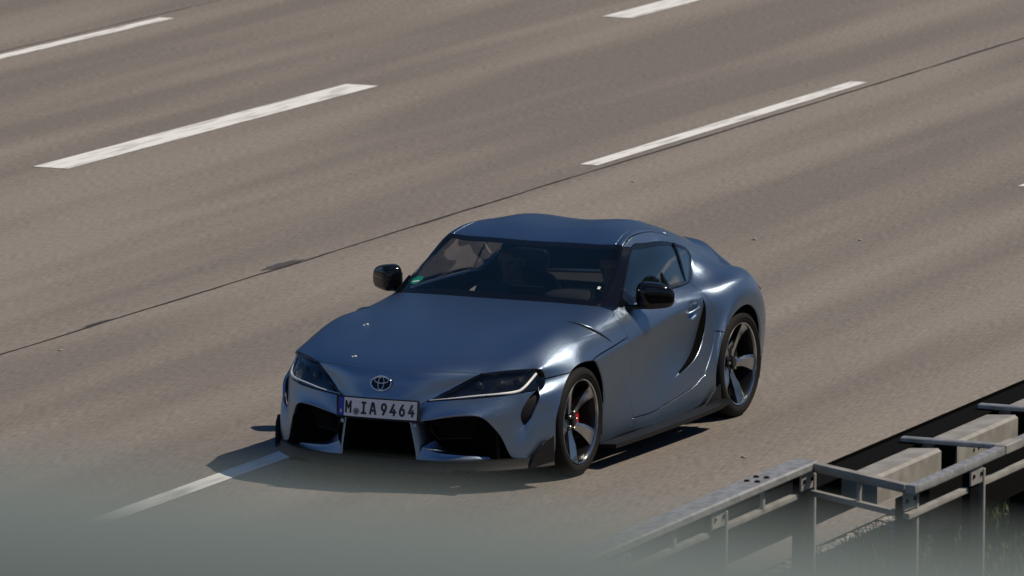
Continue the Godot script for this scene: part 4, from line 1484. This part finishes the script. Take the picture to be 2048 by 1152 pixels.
func build_glass_details(car: Node3D) -> void:
	# bar between door window and quarter window
	var bar := Shape.new()
	bar.sweep(spline([Vector3(-2.045, 1.140, -0.619), Vector3(-2.028, 1.09, -0.6475), Vector3(-2.004, 1.02, -0.6835), Vector3(-1.984, 0.915, -0.7225)], 4), PackedVector2Array([Vector2(-0.011, -0.004), Vector2(0.011, -0.004), Vector2(0.011, 0.004), Vector2(-0.011, 0.004)]), Vector3(0, 0.45, -0.9))
	for b in for_both(bar):
		add_mesh("window_divider", b[1].mesh(), mats.black_gloss, car)
	# inspection disc in the lower corner of the windscreen, and a small tag in the other
	var n := Vector3(0.46, 0.85, 0.26).normalized()
	var x := Vector3(0, 0, -1).slide(n).normalized()
	var xf := Transform3D(Basis(x, n.cross(x), n), Vector3(-0.872, 0.977, 0.599) + n * 0.007)
	var disc := Shape.new()
	disc.lathe([Vector2(0.042, -0.001), Vector2(0.042, 0.0008), Vector2(0.0, 0.0008)], 28, xf)
	var st := part_node("windshield_sticker", car)
	add_mesh("sticker_disc", disc.mesh(), mats.sticker_green, st)
	var lab := Shape.new()
	lab.box(xf * Vector3(-0.002, -0.013, 0.0014), Vector3(0.046, 0.013, 0.0012), 0.0, xf.basis)
	add_mesh("sticker_field", lab.mesh(), mats.sticker_white, st)
	var n2 := Vector3(0.46, 0.85, -0.26).normalized()
	var x2 := Vector3(0, 0, -1).slide(n2).normalized()
	var xf2 := Transform3D(Basis(x2, n2.cross(x2), n2), Vector3(-0.919, 1.001, -0.606) + n2 * 0.004)
	var tagm := Shape.new()
	tagm.box(xf2 * Vector3.ZERO, Vector3(0.017, 0.026, 0.001), 0.0, xf2.basis)
	add_mesh("windshield_tag", tagm.mesh(), mats.sticker_white, car)
	# wipers lying at the foot of the glass
	for q in [[Vector3(-0.735, 0.932, 0.30), Vector3(-0.775, 0.938, -0.42)], [Vector3(-0.735, 0.934, -0.10), Vector3(-0.795, 0.936, 0.55)]]:
		var s := Shape.new()
		s.tube(PackedVector3Array([q[0], (q[0] + q[1]) * 0.5 + Vector3(0.01, 0.012, 0), q[1]]), [0.012, 0.009, 0.005], 6, 0.7)
		add_mesh("wiper", s.mesh(50), mats.black_plastic, car)
	# dead insects and a dropping on the hood
	var rng := RandomNumberGenerator.new()
	rng.seed = 4
	var sp := Shape.new()
	for p in [Vector3(0.6923, 0.7476, 0.2742), Vector3(0.6964, 0.7439, 0.2922), Vector3(0.0775, 0.8441, 0.488), Vector3(0.0992, 0.840, 0.5012)]:
		var r := rng.randf_range(0.006, 0.013)
		sp.lathe([Vector2(r, -0.001), Vector2(r * 0.7, 0.002), Vector2(0.0, 0.0025)], 7, Transform3D(Basis(Vector3(1, 0, 0), Vector3(0, 0, -1), Vector3(0, 1, 0)), p))
	var o := add_mesh("dropping", sp.mesh(), mats.sticker_white, car)
	o.set_meta("kind", "stuff")

# ------------------------------------------------------------------ people: tapered limbs joined by a smooth minimum, meshed as surface nets
func limb_distance(p: Vector3, bones: Array, k: float) -> float:
	var d := 10.0
	for b in bones:
		var a: Vector3 = b[0]
		var ab: Vector3 = b[1] - a
		var h := clampf((p - a).dot(ab) / maxf(ab.length_squared(), 1e-8), 0.0, 1.0)
		var q := p.distance_to(a + ab * h) - lerpf(b[2], b[3], h)
		var m := clampf(0.5 + 0.5 * (d - q) / k, 0.0, 1.0)
		d = lerpf(d, q, m) - k * m * (1.0 - m)
	return d

func limb_mesh(bones: Array, cell: float, k: float) -> Shape:
	var lo := Vector3(1e3, 1e3, 1e3)
	var hi := -lo
	for b in bones:
		var r: float = maxf(b[2], b[3]) + cell * 2.0 + k * 0.5
		for e in 2:
			lo = lo.min(b[e] - Vector3(r, r, r))
			hi = hi.max(b[e] + Vector3(r, r, r))
	var nx := int((hi.x - lo.x) / cell) + 2
	var ny := int((hi.y - lo.y) / cell) + 2
	var nz := int((hi.z - lo.z) / cell) + 2
	var f := PackedFloat32Array()
	f.resize(nx * ny * nz)
	for z in nz:
		for y in ny:
			for x in nx:
				f[(z * ny + y) * nx + x] = limb_distance(lo + Vector3(x, y, z) * cell, bones, k)
	var vert := {}
	var s := Shape.new()
	for z in nz - 1:
		for y in ny - 1:
			for x in nx - 1:
				var c := Vector3.ZERO
				var m := 0
				for e in EDGES:
					var i0: int = ((z + e[0].z) * ny + y + e[0].y) * nx + x + e[0].x
					var i1: int = ((z + e[1].z) * ny + y + e[1].y) * nx + x + e[1].x
					if (f[i0] < 0.0) != (f[i1] < 0.0):
						c += Vector3(e[0]).lerp(Vector3(e[1]), f[i0] / (f[i0] - f[i1]))
						m += 1
				if m > 0:
					vert[(z * ny + y) * nx + x] = lo + (Vector3(x, y, z) + c / m) * cell
	for z in range(1, nz - 1):
		for y in range(1, ny - 1):
			for x in range(1, nx - 1):
				var i := (z * ny + y) * nx + x
				for ax in 3:
					var j: int = i + [1, nx, nx * ny][ax]
					if (f[i] < 0.0) == (f[j] < 0.0):
						continue
					var u: int = [nx, nx * ny, 1][ax]
					var w: int = [nx * ny, 1, nx][ax]
					var a: Vector3 = vert[i - u - w]
					var b: Vector3 = vert[i - w]
					var c: Vector3 = vert[i]
					var d: Vector3 = vert[i - u]
					if f[i] < 0.0:
						s.quad(a, b, c, d)
					else:
						s.quad(d, c, b, a)
	return s

const EDGES := [
	[Vector3i(0, 0, 0), Vector3i(1, 0, 0)], [Vector3i(0, 1, 0), Vector3i(1, 1, 0)], [Vector3i(0, 0, 1), Vector3i(1, 0, 1)], [Vector3i(0, 1, 1), Vector3i(1, 1, 1)],
	[Vector3i(0, 0, 0), Vector3i(0, 1, 0)], [Vector3i(1, 0, 0), Vector3i(1, 1, 0)], [Vector3i(0, 0, 1), Vector3i(0, 1, 1)], [Vector3i(1, 0, 1), Vector3i(1, 1, 1)],
	[Vector3i(0, 0, 0), Vector3i(0, 0, 1)], [Vector3i(1, 0, 0), Vector3i(1, 0, 1)], [Vector3i(0, 1, 0), Vector3i(0, 1, 1)], [Vector3i(1, 1, 0), Vector3i(1, 1, 1)]]

func build_person(label: String, hip: Vector3, head: Vector3, hands: Array, shirt: Material) -> void:
	var o := thing("person", label, "person", hip)
	var hd := head - hip
	var neck := hd + Vector3(-0.03, -0.14, 0)
	var chest := neck * 0.72 + Vector3(0.01, 0, 0)
	var bones := [[Vector3(0, 0.02, 0), chest, 0.13, 0.14], [chest, neck + Vector3(0, -0.05, 0), 0.135, 0.07], [neck + Vector3(0, -0.06, 0), hd + Vector3(-0.01, -0.05, 0), 0.055, 0.05]]
	var cloth := [[Vector3(0, 0.02, 0), chest, 0.142, 0.150], [chest, neck + Vector3(0, -0.055, 0), 0.145, 0.074]]
	var fingers := []
	for i in 2:
		var sg: float = [-1.0, 1.0][i]
		var sh := neck + Vector3(-0.01, -0.07, 0.185 * sg)
		var hand: Vector3 = hands[i] - hip
		var elbow := (sh + hand) * 0.5 + Vector3(-0.06, -0.12, 0.05 * sg)
		var wrist := hand + (elbow - hand).normalized() * 0.09
		bones.append_array([[neck + Vector3(0, -0.08, 0.05 * sg), sh, 0.075, 0.062], [sh, elbow, 0.053, 0.043], [elbow, wrist, 0.043, 0.029]])
		cloth.append_array([[neck + Vector3(0, -0.085, 0.05 * sg), sh, 0.083, 0.072], [sh, elbow, 0.064, 0.054], [elbow, elbow.lerp(wrist, 0.85), 0.053, 0.040]])
		var fw := (hand - wrist).normalized()
		var across := Vector3(0, 0, 1)
		fingers.append([wrist, hand, 0.030, 0.030])
		for k in 4:
			var root := hand + across * (0.021 * (k - 1.5)) + fw * 0.02
			var mid := root + fw * (0.034 - 0.004 * absf(k - 1.3)) + Vector3(0, -0.006, 0)
			fingers.append([root, mid, 0.0105, 0.0095])
			fingers.append([mid, mid + fw * 0.016 + Vector3(0, -0.026, 0), 0.0095, 0.0085])
		fingers.append([hand - fw * 0.02 - across * 0.02 * sg, hand + fw * 0.02 - across * 0.048 * sg + Vector3(0, -0.01, 0), 0.012, 0.010])
		var knee := Vector3(0.46, 0.12, 0.12 * sg)
		bones.append_array([[Vector3(0, 0, 0.085 * sg), knee, 0.082, 0.058], [knee, Vector3(0.80, -0.13, 0.10 * sg), 0.056, 0.042], [Vector3(0.80, -0.15, 0.10 * sg), Vector3(0.92, -0.13, 0.11 * sg), 0.045, 0.035]])
	var body := limb_mesh(bones, 0.026, 0.05)
	# head: skull, jaw, nose, brow, ears
	var hb := [[hd + Vector3(-0.012, 0.035, 0), hd + Vector3(0.012, 0.03, 0), 0.083, 0.078], [hd + Vector3(0.01, 0.0, 0), hd + Vector3(0.045, -0.075, 0), 0.070, 0.038], [hd + Vector3(0.085, 0.018, 0), hd + Vector3(0.104, -0.018, 0), 0.008, 0.013], [hd + Vector3(0.075, 0.03, -0.035), hd + Vector3(0.075, 0.03, 0.035), 0.016, 0.016], [hd + Vector3(0.082, -0.052, -0.016), hd + Vector3(0.082, -0.052, 0.016), 0.009, 0.009], [hd + Vector3(-0.01, 0.012, -0.078), hd + Vector3(-0.012, -0.02, -0.076), 0.014, 0.010], [hd + Vector3(-0.01, 0.012, 0.078), hd + Vector3(-0.012, -0.02, 0.076), 0.014, 0.010], [hd + Vector3(-0.02, -0.06, 0), hd + Vector3(-0.03, -0.14, 0), 0.052, 0.056]]
	body.t.append_array(limb_mesh(hb, 0.0095, 0.014).t)
	body.t.append_array(limb_mesh(fingers, 0.008, 0.008).t)
	add_mesh("body", body.mesh(60), mats.skin, o)
	add_mesh("shirt", limb_mesh(cloth, 0.024, 0.05).mesh(60), shirt, o)
	var legs := []
	for sg in [-1.0, 1.0]:
		var knee := Vector3(0.46, 0.12, 0.12 * sg)
		legs.append_array([[Vector3(0, 0, 0.08 * sg), knee, 0.098, 0.070], [knee, Vector3(0.79, -0.11, 0.10 * sg), 0.069, 0.055]])
	add_mesh("trousers", limb_mesh(legs, 0.028, 0.04).mesh(60), mats.trousers, o)
	var hair := [[hd + Vector3(-0.03, 0.055, 0), hd + Vector3(0.012, 0.062, 0), 0.083, 0.070], [hd + Vector3(-0.035, 0.03, 0), hd + Vector3(-0.045, -0.03, 0), 0.078, 0.060]]
	add_mesh("hair", limb_mesh(hair, 0.011, 0.02).mesh(60), mats.hair, o)
	for sg in [-1.0, 1.0]:
		var eye := Shape.new()
		eye.lathe([Vector2(0.012, 0.0), Vector2(0.010, 0.006), Vector2(0.0, 0.009)], 12, Transform3D(Basis(Vector3(0, 0, -1), Vector3(0, 1, 0), Vector3(1, 0, 0)), hd + Vector3(0.081, 0.010, 0.033 * sg)))
		add_mesh("eye", eye.mesh(60), mats.black_gloss, o)

func build_people() -> void:
	build_person("passenger in a dark blue shirt sitting behind the emission sticker side of the windscreen", Vector3(-1.60, 0.36, 0.36), Vector3(-1.75, 1.0, 0.36), [Vector3(-1.18, 0.50, 0.28), Vector3(-1.18, 0.50, 0.46)], mats.shirt_blue)
	build_person("driver in a dark shirt holding the steering wheel", Vector3(-1.58, 0.36, -0.37), Vector3(-1.66, 1.01, -0.37), [Vector3(-1.42, 0.80, -0.545), Vector3(-1.42, 0.80, -0.195)], mats.shirt_dark)

# ------------------------------------------------------------------ crash barrier beside the road
func along(z0: float, y: float, x0: float, x1: float) -> PackedVector3Array:
	return PackedVector3Array([Vector3(x0, y, road_z(z0, x0)), Vector3(x1, y, road_z(z0, x1))])

func build_barrier() -> void:
	var o := thing("crash_barrier", "weathered steel crash barrier with box beam and cross arms beside the pavement", "barrier", Vector3(0, 0, -3.9))
	var inv := Transform3D(Basis.IDENTITY, Vector3(0, 0, 3.9))
	# road-side rail, seen from behind
	var w := Shape.new()
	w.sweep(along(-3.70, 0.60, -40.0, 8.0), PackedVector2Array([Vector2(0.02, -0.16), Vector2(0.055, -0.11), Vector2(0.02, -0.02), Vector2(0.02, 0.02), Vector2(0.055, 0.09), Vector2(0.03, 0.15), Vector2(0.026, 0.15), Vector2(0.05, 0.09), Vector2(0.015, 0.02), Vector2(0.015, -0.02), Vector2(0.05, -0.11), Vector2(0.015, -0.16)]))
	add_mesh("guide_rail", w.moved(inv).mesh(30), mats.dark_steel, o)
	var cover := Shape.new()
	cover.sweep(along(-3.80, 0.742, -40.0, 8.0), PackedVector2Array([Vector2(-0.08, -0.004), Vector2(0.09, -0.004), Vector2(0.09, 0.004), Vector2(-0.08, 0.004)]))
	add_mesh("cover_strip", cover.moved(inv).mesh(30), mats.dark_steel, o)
	# box beam behind it, in lengths that stop at the cross arms
	var prof := PackedVector2Array([Vector2(-0.11, -0.08), Vector2(0.08, -0.08), Vector2(0.10, -0.06), Vector2(0.10, 0.04), Vector2(0.08, 0.065), Vector2(-0.09, 0.075), Vector2(-0.11, 0.06)])
	for k in 24:
		var x1 := 3.35 - 1.28 * k
		var b := Shape.new()
		b.sweep(along(-3.965, 0.675, x1 - 1.02, x1), prof)
		add_mesh("beam_length", b.moved(inv).mesh(25), mats.galvanised_old, o)
		var bolt := Shape.new()
		for dx in [0.28, 0.36]:
			bolt.lathe([Vector2(0.014, 0.0), Vector2(0.012, 0.01), Vector2(0.0, 0.011)], 6, Transform3D(Basis(Vector3(1, 0, 0), Vector3(0, 1, 0), Vector3(0, 0, 1)) * Basis(Vector3.UP, PI), Vector3(x1 - dx, 0.66, road_z(-4.068, x1 - dx))))
		add_mesh("bolt_pair", bolt.moved(inv).mesh(20), mats.dark_steel, o)
		var ax := x1 - 1.15
		var arm := Shape.new()
		arm.box(Vector3(ax, 0.765, road_z(-4.10, ax)), Vector3(0.055, 0.03, 0.62), 0.006)
		add_mesh("cross_arm", arm.moved(inv).mesh(30), mats.galvanised, o)
		var post := Shape.new()
		post.box(Vector3(ax, 0.34, road_z(-4.05, ax)), Vector3(0.06, 0.82, 0.12), 0.01)
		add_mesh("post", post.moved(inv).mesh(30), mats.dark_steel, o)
	var rear := Shape.new()
	rear.sweep(along(-4.36, 0.62, -40.0, 3.4), PackedVector2Array([Vector2(-0.04, -0.16), Vector2(0.04, -0.16), Vector2(0.04, 0.11), Vector2(-0.04, 0.11)]))
	add_mesh("rear_rail", rear.moved(inv).mesh(30), mats.dark_steel, o)

# ------------------------------------------------------------------ steel railing that steps back round the end of the barrier
func build_railing() -> void:
	var o := thing("steel_railing", "galvanised railing with flat top rail that steps back behind the crash barrier", "railing", Vector3(4.6, 0, -4.5))
	var inv := Transform3D(Basis.IDENTITY, Vector3(-4.6, 0, 4.5))
	var near := PackedVector3Array([Vector3(14.0, 0, -4.40), Vector3(4.40, 0, -4.15), Vector3(4.86, 0, -4.96), Vector3(4.66, 0, -4.985), Vector3(-30.0, 0, -4.10)])
	var parts := [[PackedVector3Array([Vector3(14.0, 1.0, -4.40), Vector3(4.38, 1.0, -4.155)]), 0.075, 0.05, "top_rail", mats.galvanised], [PackedVector3Array([Vector3(4.40, 0.994, -4.20), Vector3(4.84, 0.994, -4.93)]), 0.028, 0.045, "top_rail", mats.galvanised_old], [PackedVector3Array([Vector3(4.90, 1.0, -4.965), Vector3(4.62, 1.0, -4.97), Vector3(-30.0, 1.0, -4.11)]), 0.03, 0.045, "top_rail", mats.galvanised], [PackedVector3Array([Vector3(14.0, 0.84, -4.40), Vector3(4.42, 0.84, -4.16)]), 0.02, 0.03, "lower_rail", mats.galvanised_old], [PackedVector3Array([Vector3(4.42, 0.845, -4.22), Vector3(4.86, 0.845, -4.94), Vector3(-30.0, 0.845, -4.09)]), 0.02, 0.03, "lower_rail", mats.galvanised_old]]
	for q in parts:
		var s := Shape.new()
		var a: float = q[1]
		var h: float = q[2]
		s.sweep(q[0], PackedVector2Array([Vector2(-a, -h), Vector2(-a * 0.85, -h), Vector2(a * 0.85, -h), Vector2(a, -h * 0.8), Vector2(a, -h * 0.2), Vector2(a * 0.9, 0.0), Vector2(-a * 0.9, 0.0), Vector2(-a, -h * 0.2)]))
		add_mesh(q[3], s.moved(inv).mesh(30), q[4], o)
	# dark broad posts with a lit steel strip beside each
	for p in [Vector3(4.47, 0, -4.19), Vector3(5.75, 0, -4.22), Vector3(7.1, 0, -4.26), Vector3(8.5, 0, -4.29), Vector3(4.80, 0, -4.91), Vector3(3.92, 0, -4.945), Vector3(2.62, 0, -4.915), Vector3(1.3, 0, -4.88), Vector3(0.0, 0, -4.84)]:
		var s := Shape.new()
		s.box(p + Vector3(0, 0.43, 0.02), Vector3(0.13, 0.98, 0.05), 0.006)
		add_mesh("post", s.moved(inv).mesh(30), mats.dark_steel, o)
		var b := Shape.new()
		b.box(p + Vector3(-0.09, 0.43, -0.01), Vector3(0.025, 1.0, 0.035), 0.004)
		add_mesh("post_flange", b.moved(inv).mesh(30), mats.galvanised_old, o)
		var br := Shape.new()
		br.box(p + Vector3(0.0, 0.905, -0.012), Vector3(0.17, 0.10, 0.012), 0.003)
		add_mesh("bracket", br.moved(inv).mesh(30), mats.galvanised_old, o)
		for dx in [-0.055, 0.055]:
			var nut := Shape.new()
			nut.lathe([Vector2(0.012, 0.0), Vector2(0.012, 0.008), Vector2(0.0, 0.010)], 6, Transform3D(Basis(Vector3.UP, PI), p + Vector3(dx, 0.905, -0.018)))
			add_mesh("bolt", nut.moved(inv).mesh(20), mats.dark_steel, o)
	for p in [Vector3(3.4, 1.002, -4.94), Vector3(1.4, 1.002, -4.89), Vector3(8.2, 1.002, -4.255)]:
		var sleeve := Shape.new()
		sleeve.box(p + Vector3(0, -0.020, 0), Vector3(0.26, 0.05, 0.072 if p.x < 5.0 else 0.16), 0.004, Basis(Vector3.UP, 0.025))
		add_mesh("rail_sleeve", sleeve.moved(inv).mesh(30), mats.galvanised_old, o)
	for p in [Vector3(4.62, 0.895, -4.565), Vector3(5.05, 0.895, -4.19), Vector3(5.60, 0.895, -4.20), Vector3(6.3, 0.895, -4.22)]:
		var s := Shape.new()
		s.box(p, Vector3(0.03, 0.13, 0.02), 0.003)
		add_mesh("baluster", s.moved(inv).mesh(30), mats.galvanised_old, o)
	# bolts at the joint of the flat top rail
	for p in [Vector3(5.02, 1.0, -4.14), Vector3(5.16, 1.0, -4.145), Vector3(5.02, 1.0, -4.20), Vector3(5.16, 1.0, -4.205)]:
		var s := Shape.new()
		s.lathe([Vector2(0.016, -0.001), Vector2(0.016, 0.006), Vector2(0.011, 0.010), Vector2(0.0, 0.010)], 6, Transform3D(Basis(Vector3(1, 0, 0), Vector3(0, 0, -1), Vector3(0, 1, 0)), p))
		add_mesh("bolt", s.moved(inv).mesh(20), mats.dark_steel, o)

# ------------------------------------------------------------------ the bridge the picture is taken from: its deck and the handrail just before the lens
func build_bridge() -> void:
	var s := Shape.new()
	s.box(Vector3(45.6, 6.35, -8.0), Vector3(10.0, 0.5, 90.0), 0.05)
	var d := add_mesh("bridge_deck", s.mesh(), mats.concrete)
	d.set_meta("kind", "structure")
	var o := thing("bridge_handrail", "grey-green painted bridge handrail, out of focus along the bottom edge", "railing", Vector3(40.72, 6.579, -19.0))
	var r := Shape.new()
	r.tube(PackedVector3Array([Vector3(0, 0.855, -22.0), Vector3(0, 0.855, 0.0), Vector3(0, 0.855, 22.0)]), 0.12, 28)
	add_mesh("top_rail", r.mesh(60), mats.handrail_paint, o)
	var l := Shape.new()
	l.tube(PackedVector3Array([Vector3(0, 0.45, -22.0), Vector3(0, 0.45, 22.0)]), 0.025, 12)
	add_mesh("lower_rail", l.mesh(60), mats.handrail_paint, o)
	for k in 11:
		var p := Shape.new()
		p.box(Vector3(0, 0.39, -21.0 + 4.0 * k + 1.2), Vector3(0.05, 0.80, 0.07), 0.006)
		add_mesh("post", p.mesh(), mats.handrail_paint, o)

# ------------------------------------------------------------------ conifers beside the road, seen only as reflections in the car
func build_trees() -> void:
	var rng := RandomNumberGenerator.new()
	rng.seed = 23
	var crown := Shape.new()
	var y := 1.6
	while y < 13.6:
		var reach := 3.0 * pow(1.0 - (y - 1.6) / 12.4, 0.8) + 0.15
		var n := 7 + int(reach * 4.0)
		for k in n:
			var a := TAU * k / n + rng.randf() * 0.9
			var len := reach * rng.randf_range(0.65, 1.1)
			var d := Vector3(cos(a), 0, sin(a))
			var side := Vector3(-d.z, 0, d.x)
			var root := Vector3(0, y + rng.randf_range(-0.2, 0.2), 0)
			var steps := 3 + int(len * 2.5)
			for j in steps:
				var f := (j + 0.6) / steps
				var c := root + d * (len * f) + Vector3.DOWN * (0.55 * len * f * f)
				var w := 0.42 * (1.15 - f) + 0.10
				var drop := Vector3(rng.randf_range(-0.1, 0.1), -rng.randf_range(0.15, 0.4), rng.randf_range(-0.1, 0.1))
				crown.tri(c, c + side * w + d * 0.22 + drop * 0.6, c + d * 0.34 + drop * 0.3)
				crown.tri(c, c + d * 0.34 + drop * 0.3, c - side * w + d * 0.22 + drop * 0.6)
				crown.tri(c + side * 0.08, c + drop + d * 0.1, c - side * 0.08 + d * 0.2)
		y += 0.34
	var trunk := Shape.new()
	trunk.tube(PackedVector3Array([Vector3(0, -0.1, 0), Vector3(0.03, 4, 0.02), Vector3(0, 9, 0), Vector3(0, 14, 0)]), [0.22, 0.16, 0.09, 0.015], 9)
	var cm := crown.mesh(1.0)
	var tm := trunk.mesh(60)
	var spots := []
	for q in [[-58.0, -23.5, 1.05], [-66.0, -29.5, 0.9], [-47.0, -24.0, 0.72], [-74.0, -36.0, 1.1], [-61.0, -30.0, 0.8], [-86.0, -33.0, 1.15], [-52.0, -28.0, 0.66], [-69.0, -24.5, 0.95]]:
		spots.append(q + [0])
	for k in 26:      # a wood across the motorway, which the hood and the roof mirror
		spots.append([-22.0 - 5.2 * k, 34.0 + rng.randf_range(-3.0, 5.0) + 0.05 * k, rng.randf_range(0.85, 1.25), 1])
	for k in spots.size():
		var q: Array = spots[k]
		var t := thing("spruce_tree", ["dark spruce of the roadside row behind the car", "dark spruce of the wood across the motorway"][q[3]], "tree", Vector3(q[0], -0.03, q[1]), ["spruces beside the road", "spruces across the motorway"][q[3]])
		t.rotation.y = k * 1.7
		t.scale = Vector3(q[2], q[2], q[2])
		add_mesh("trunk", tm, mats.bark, t)
		add_mesh("crown", cm, mats.needles, t)
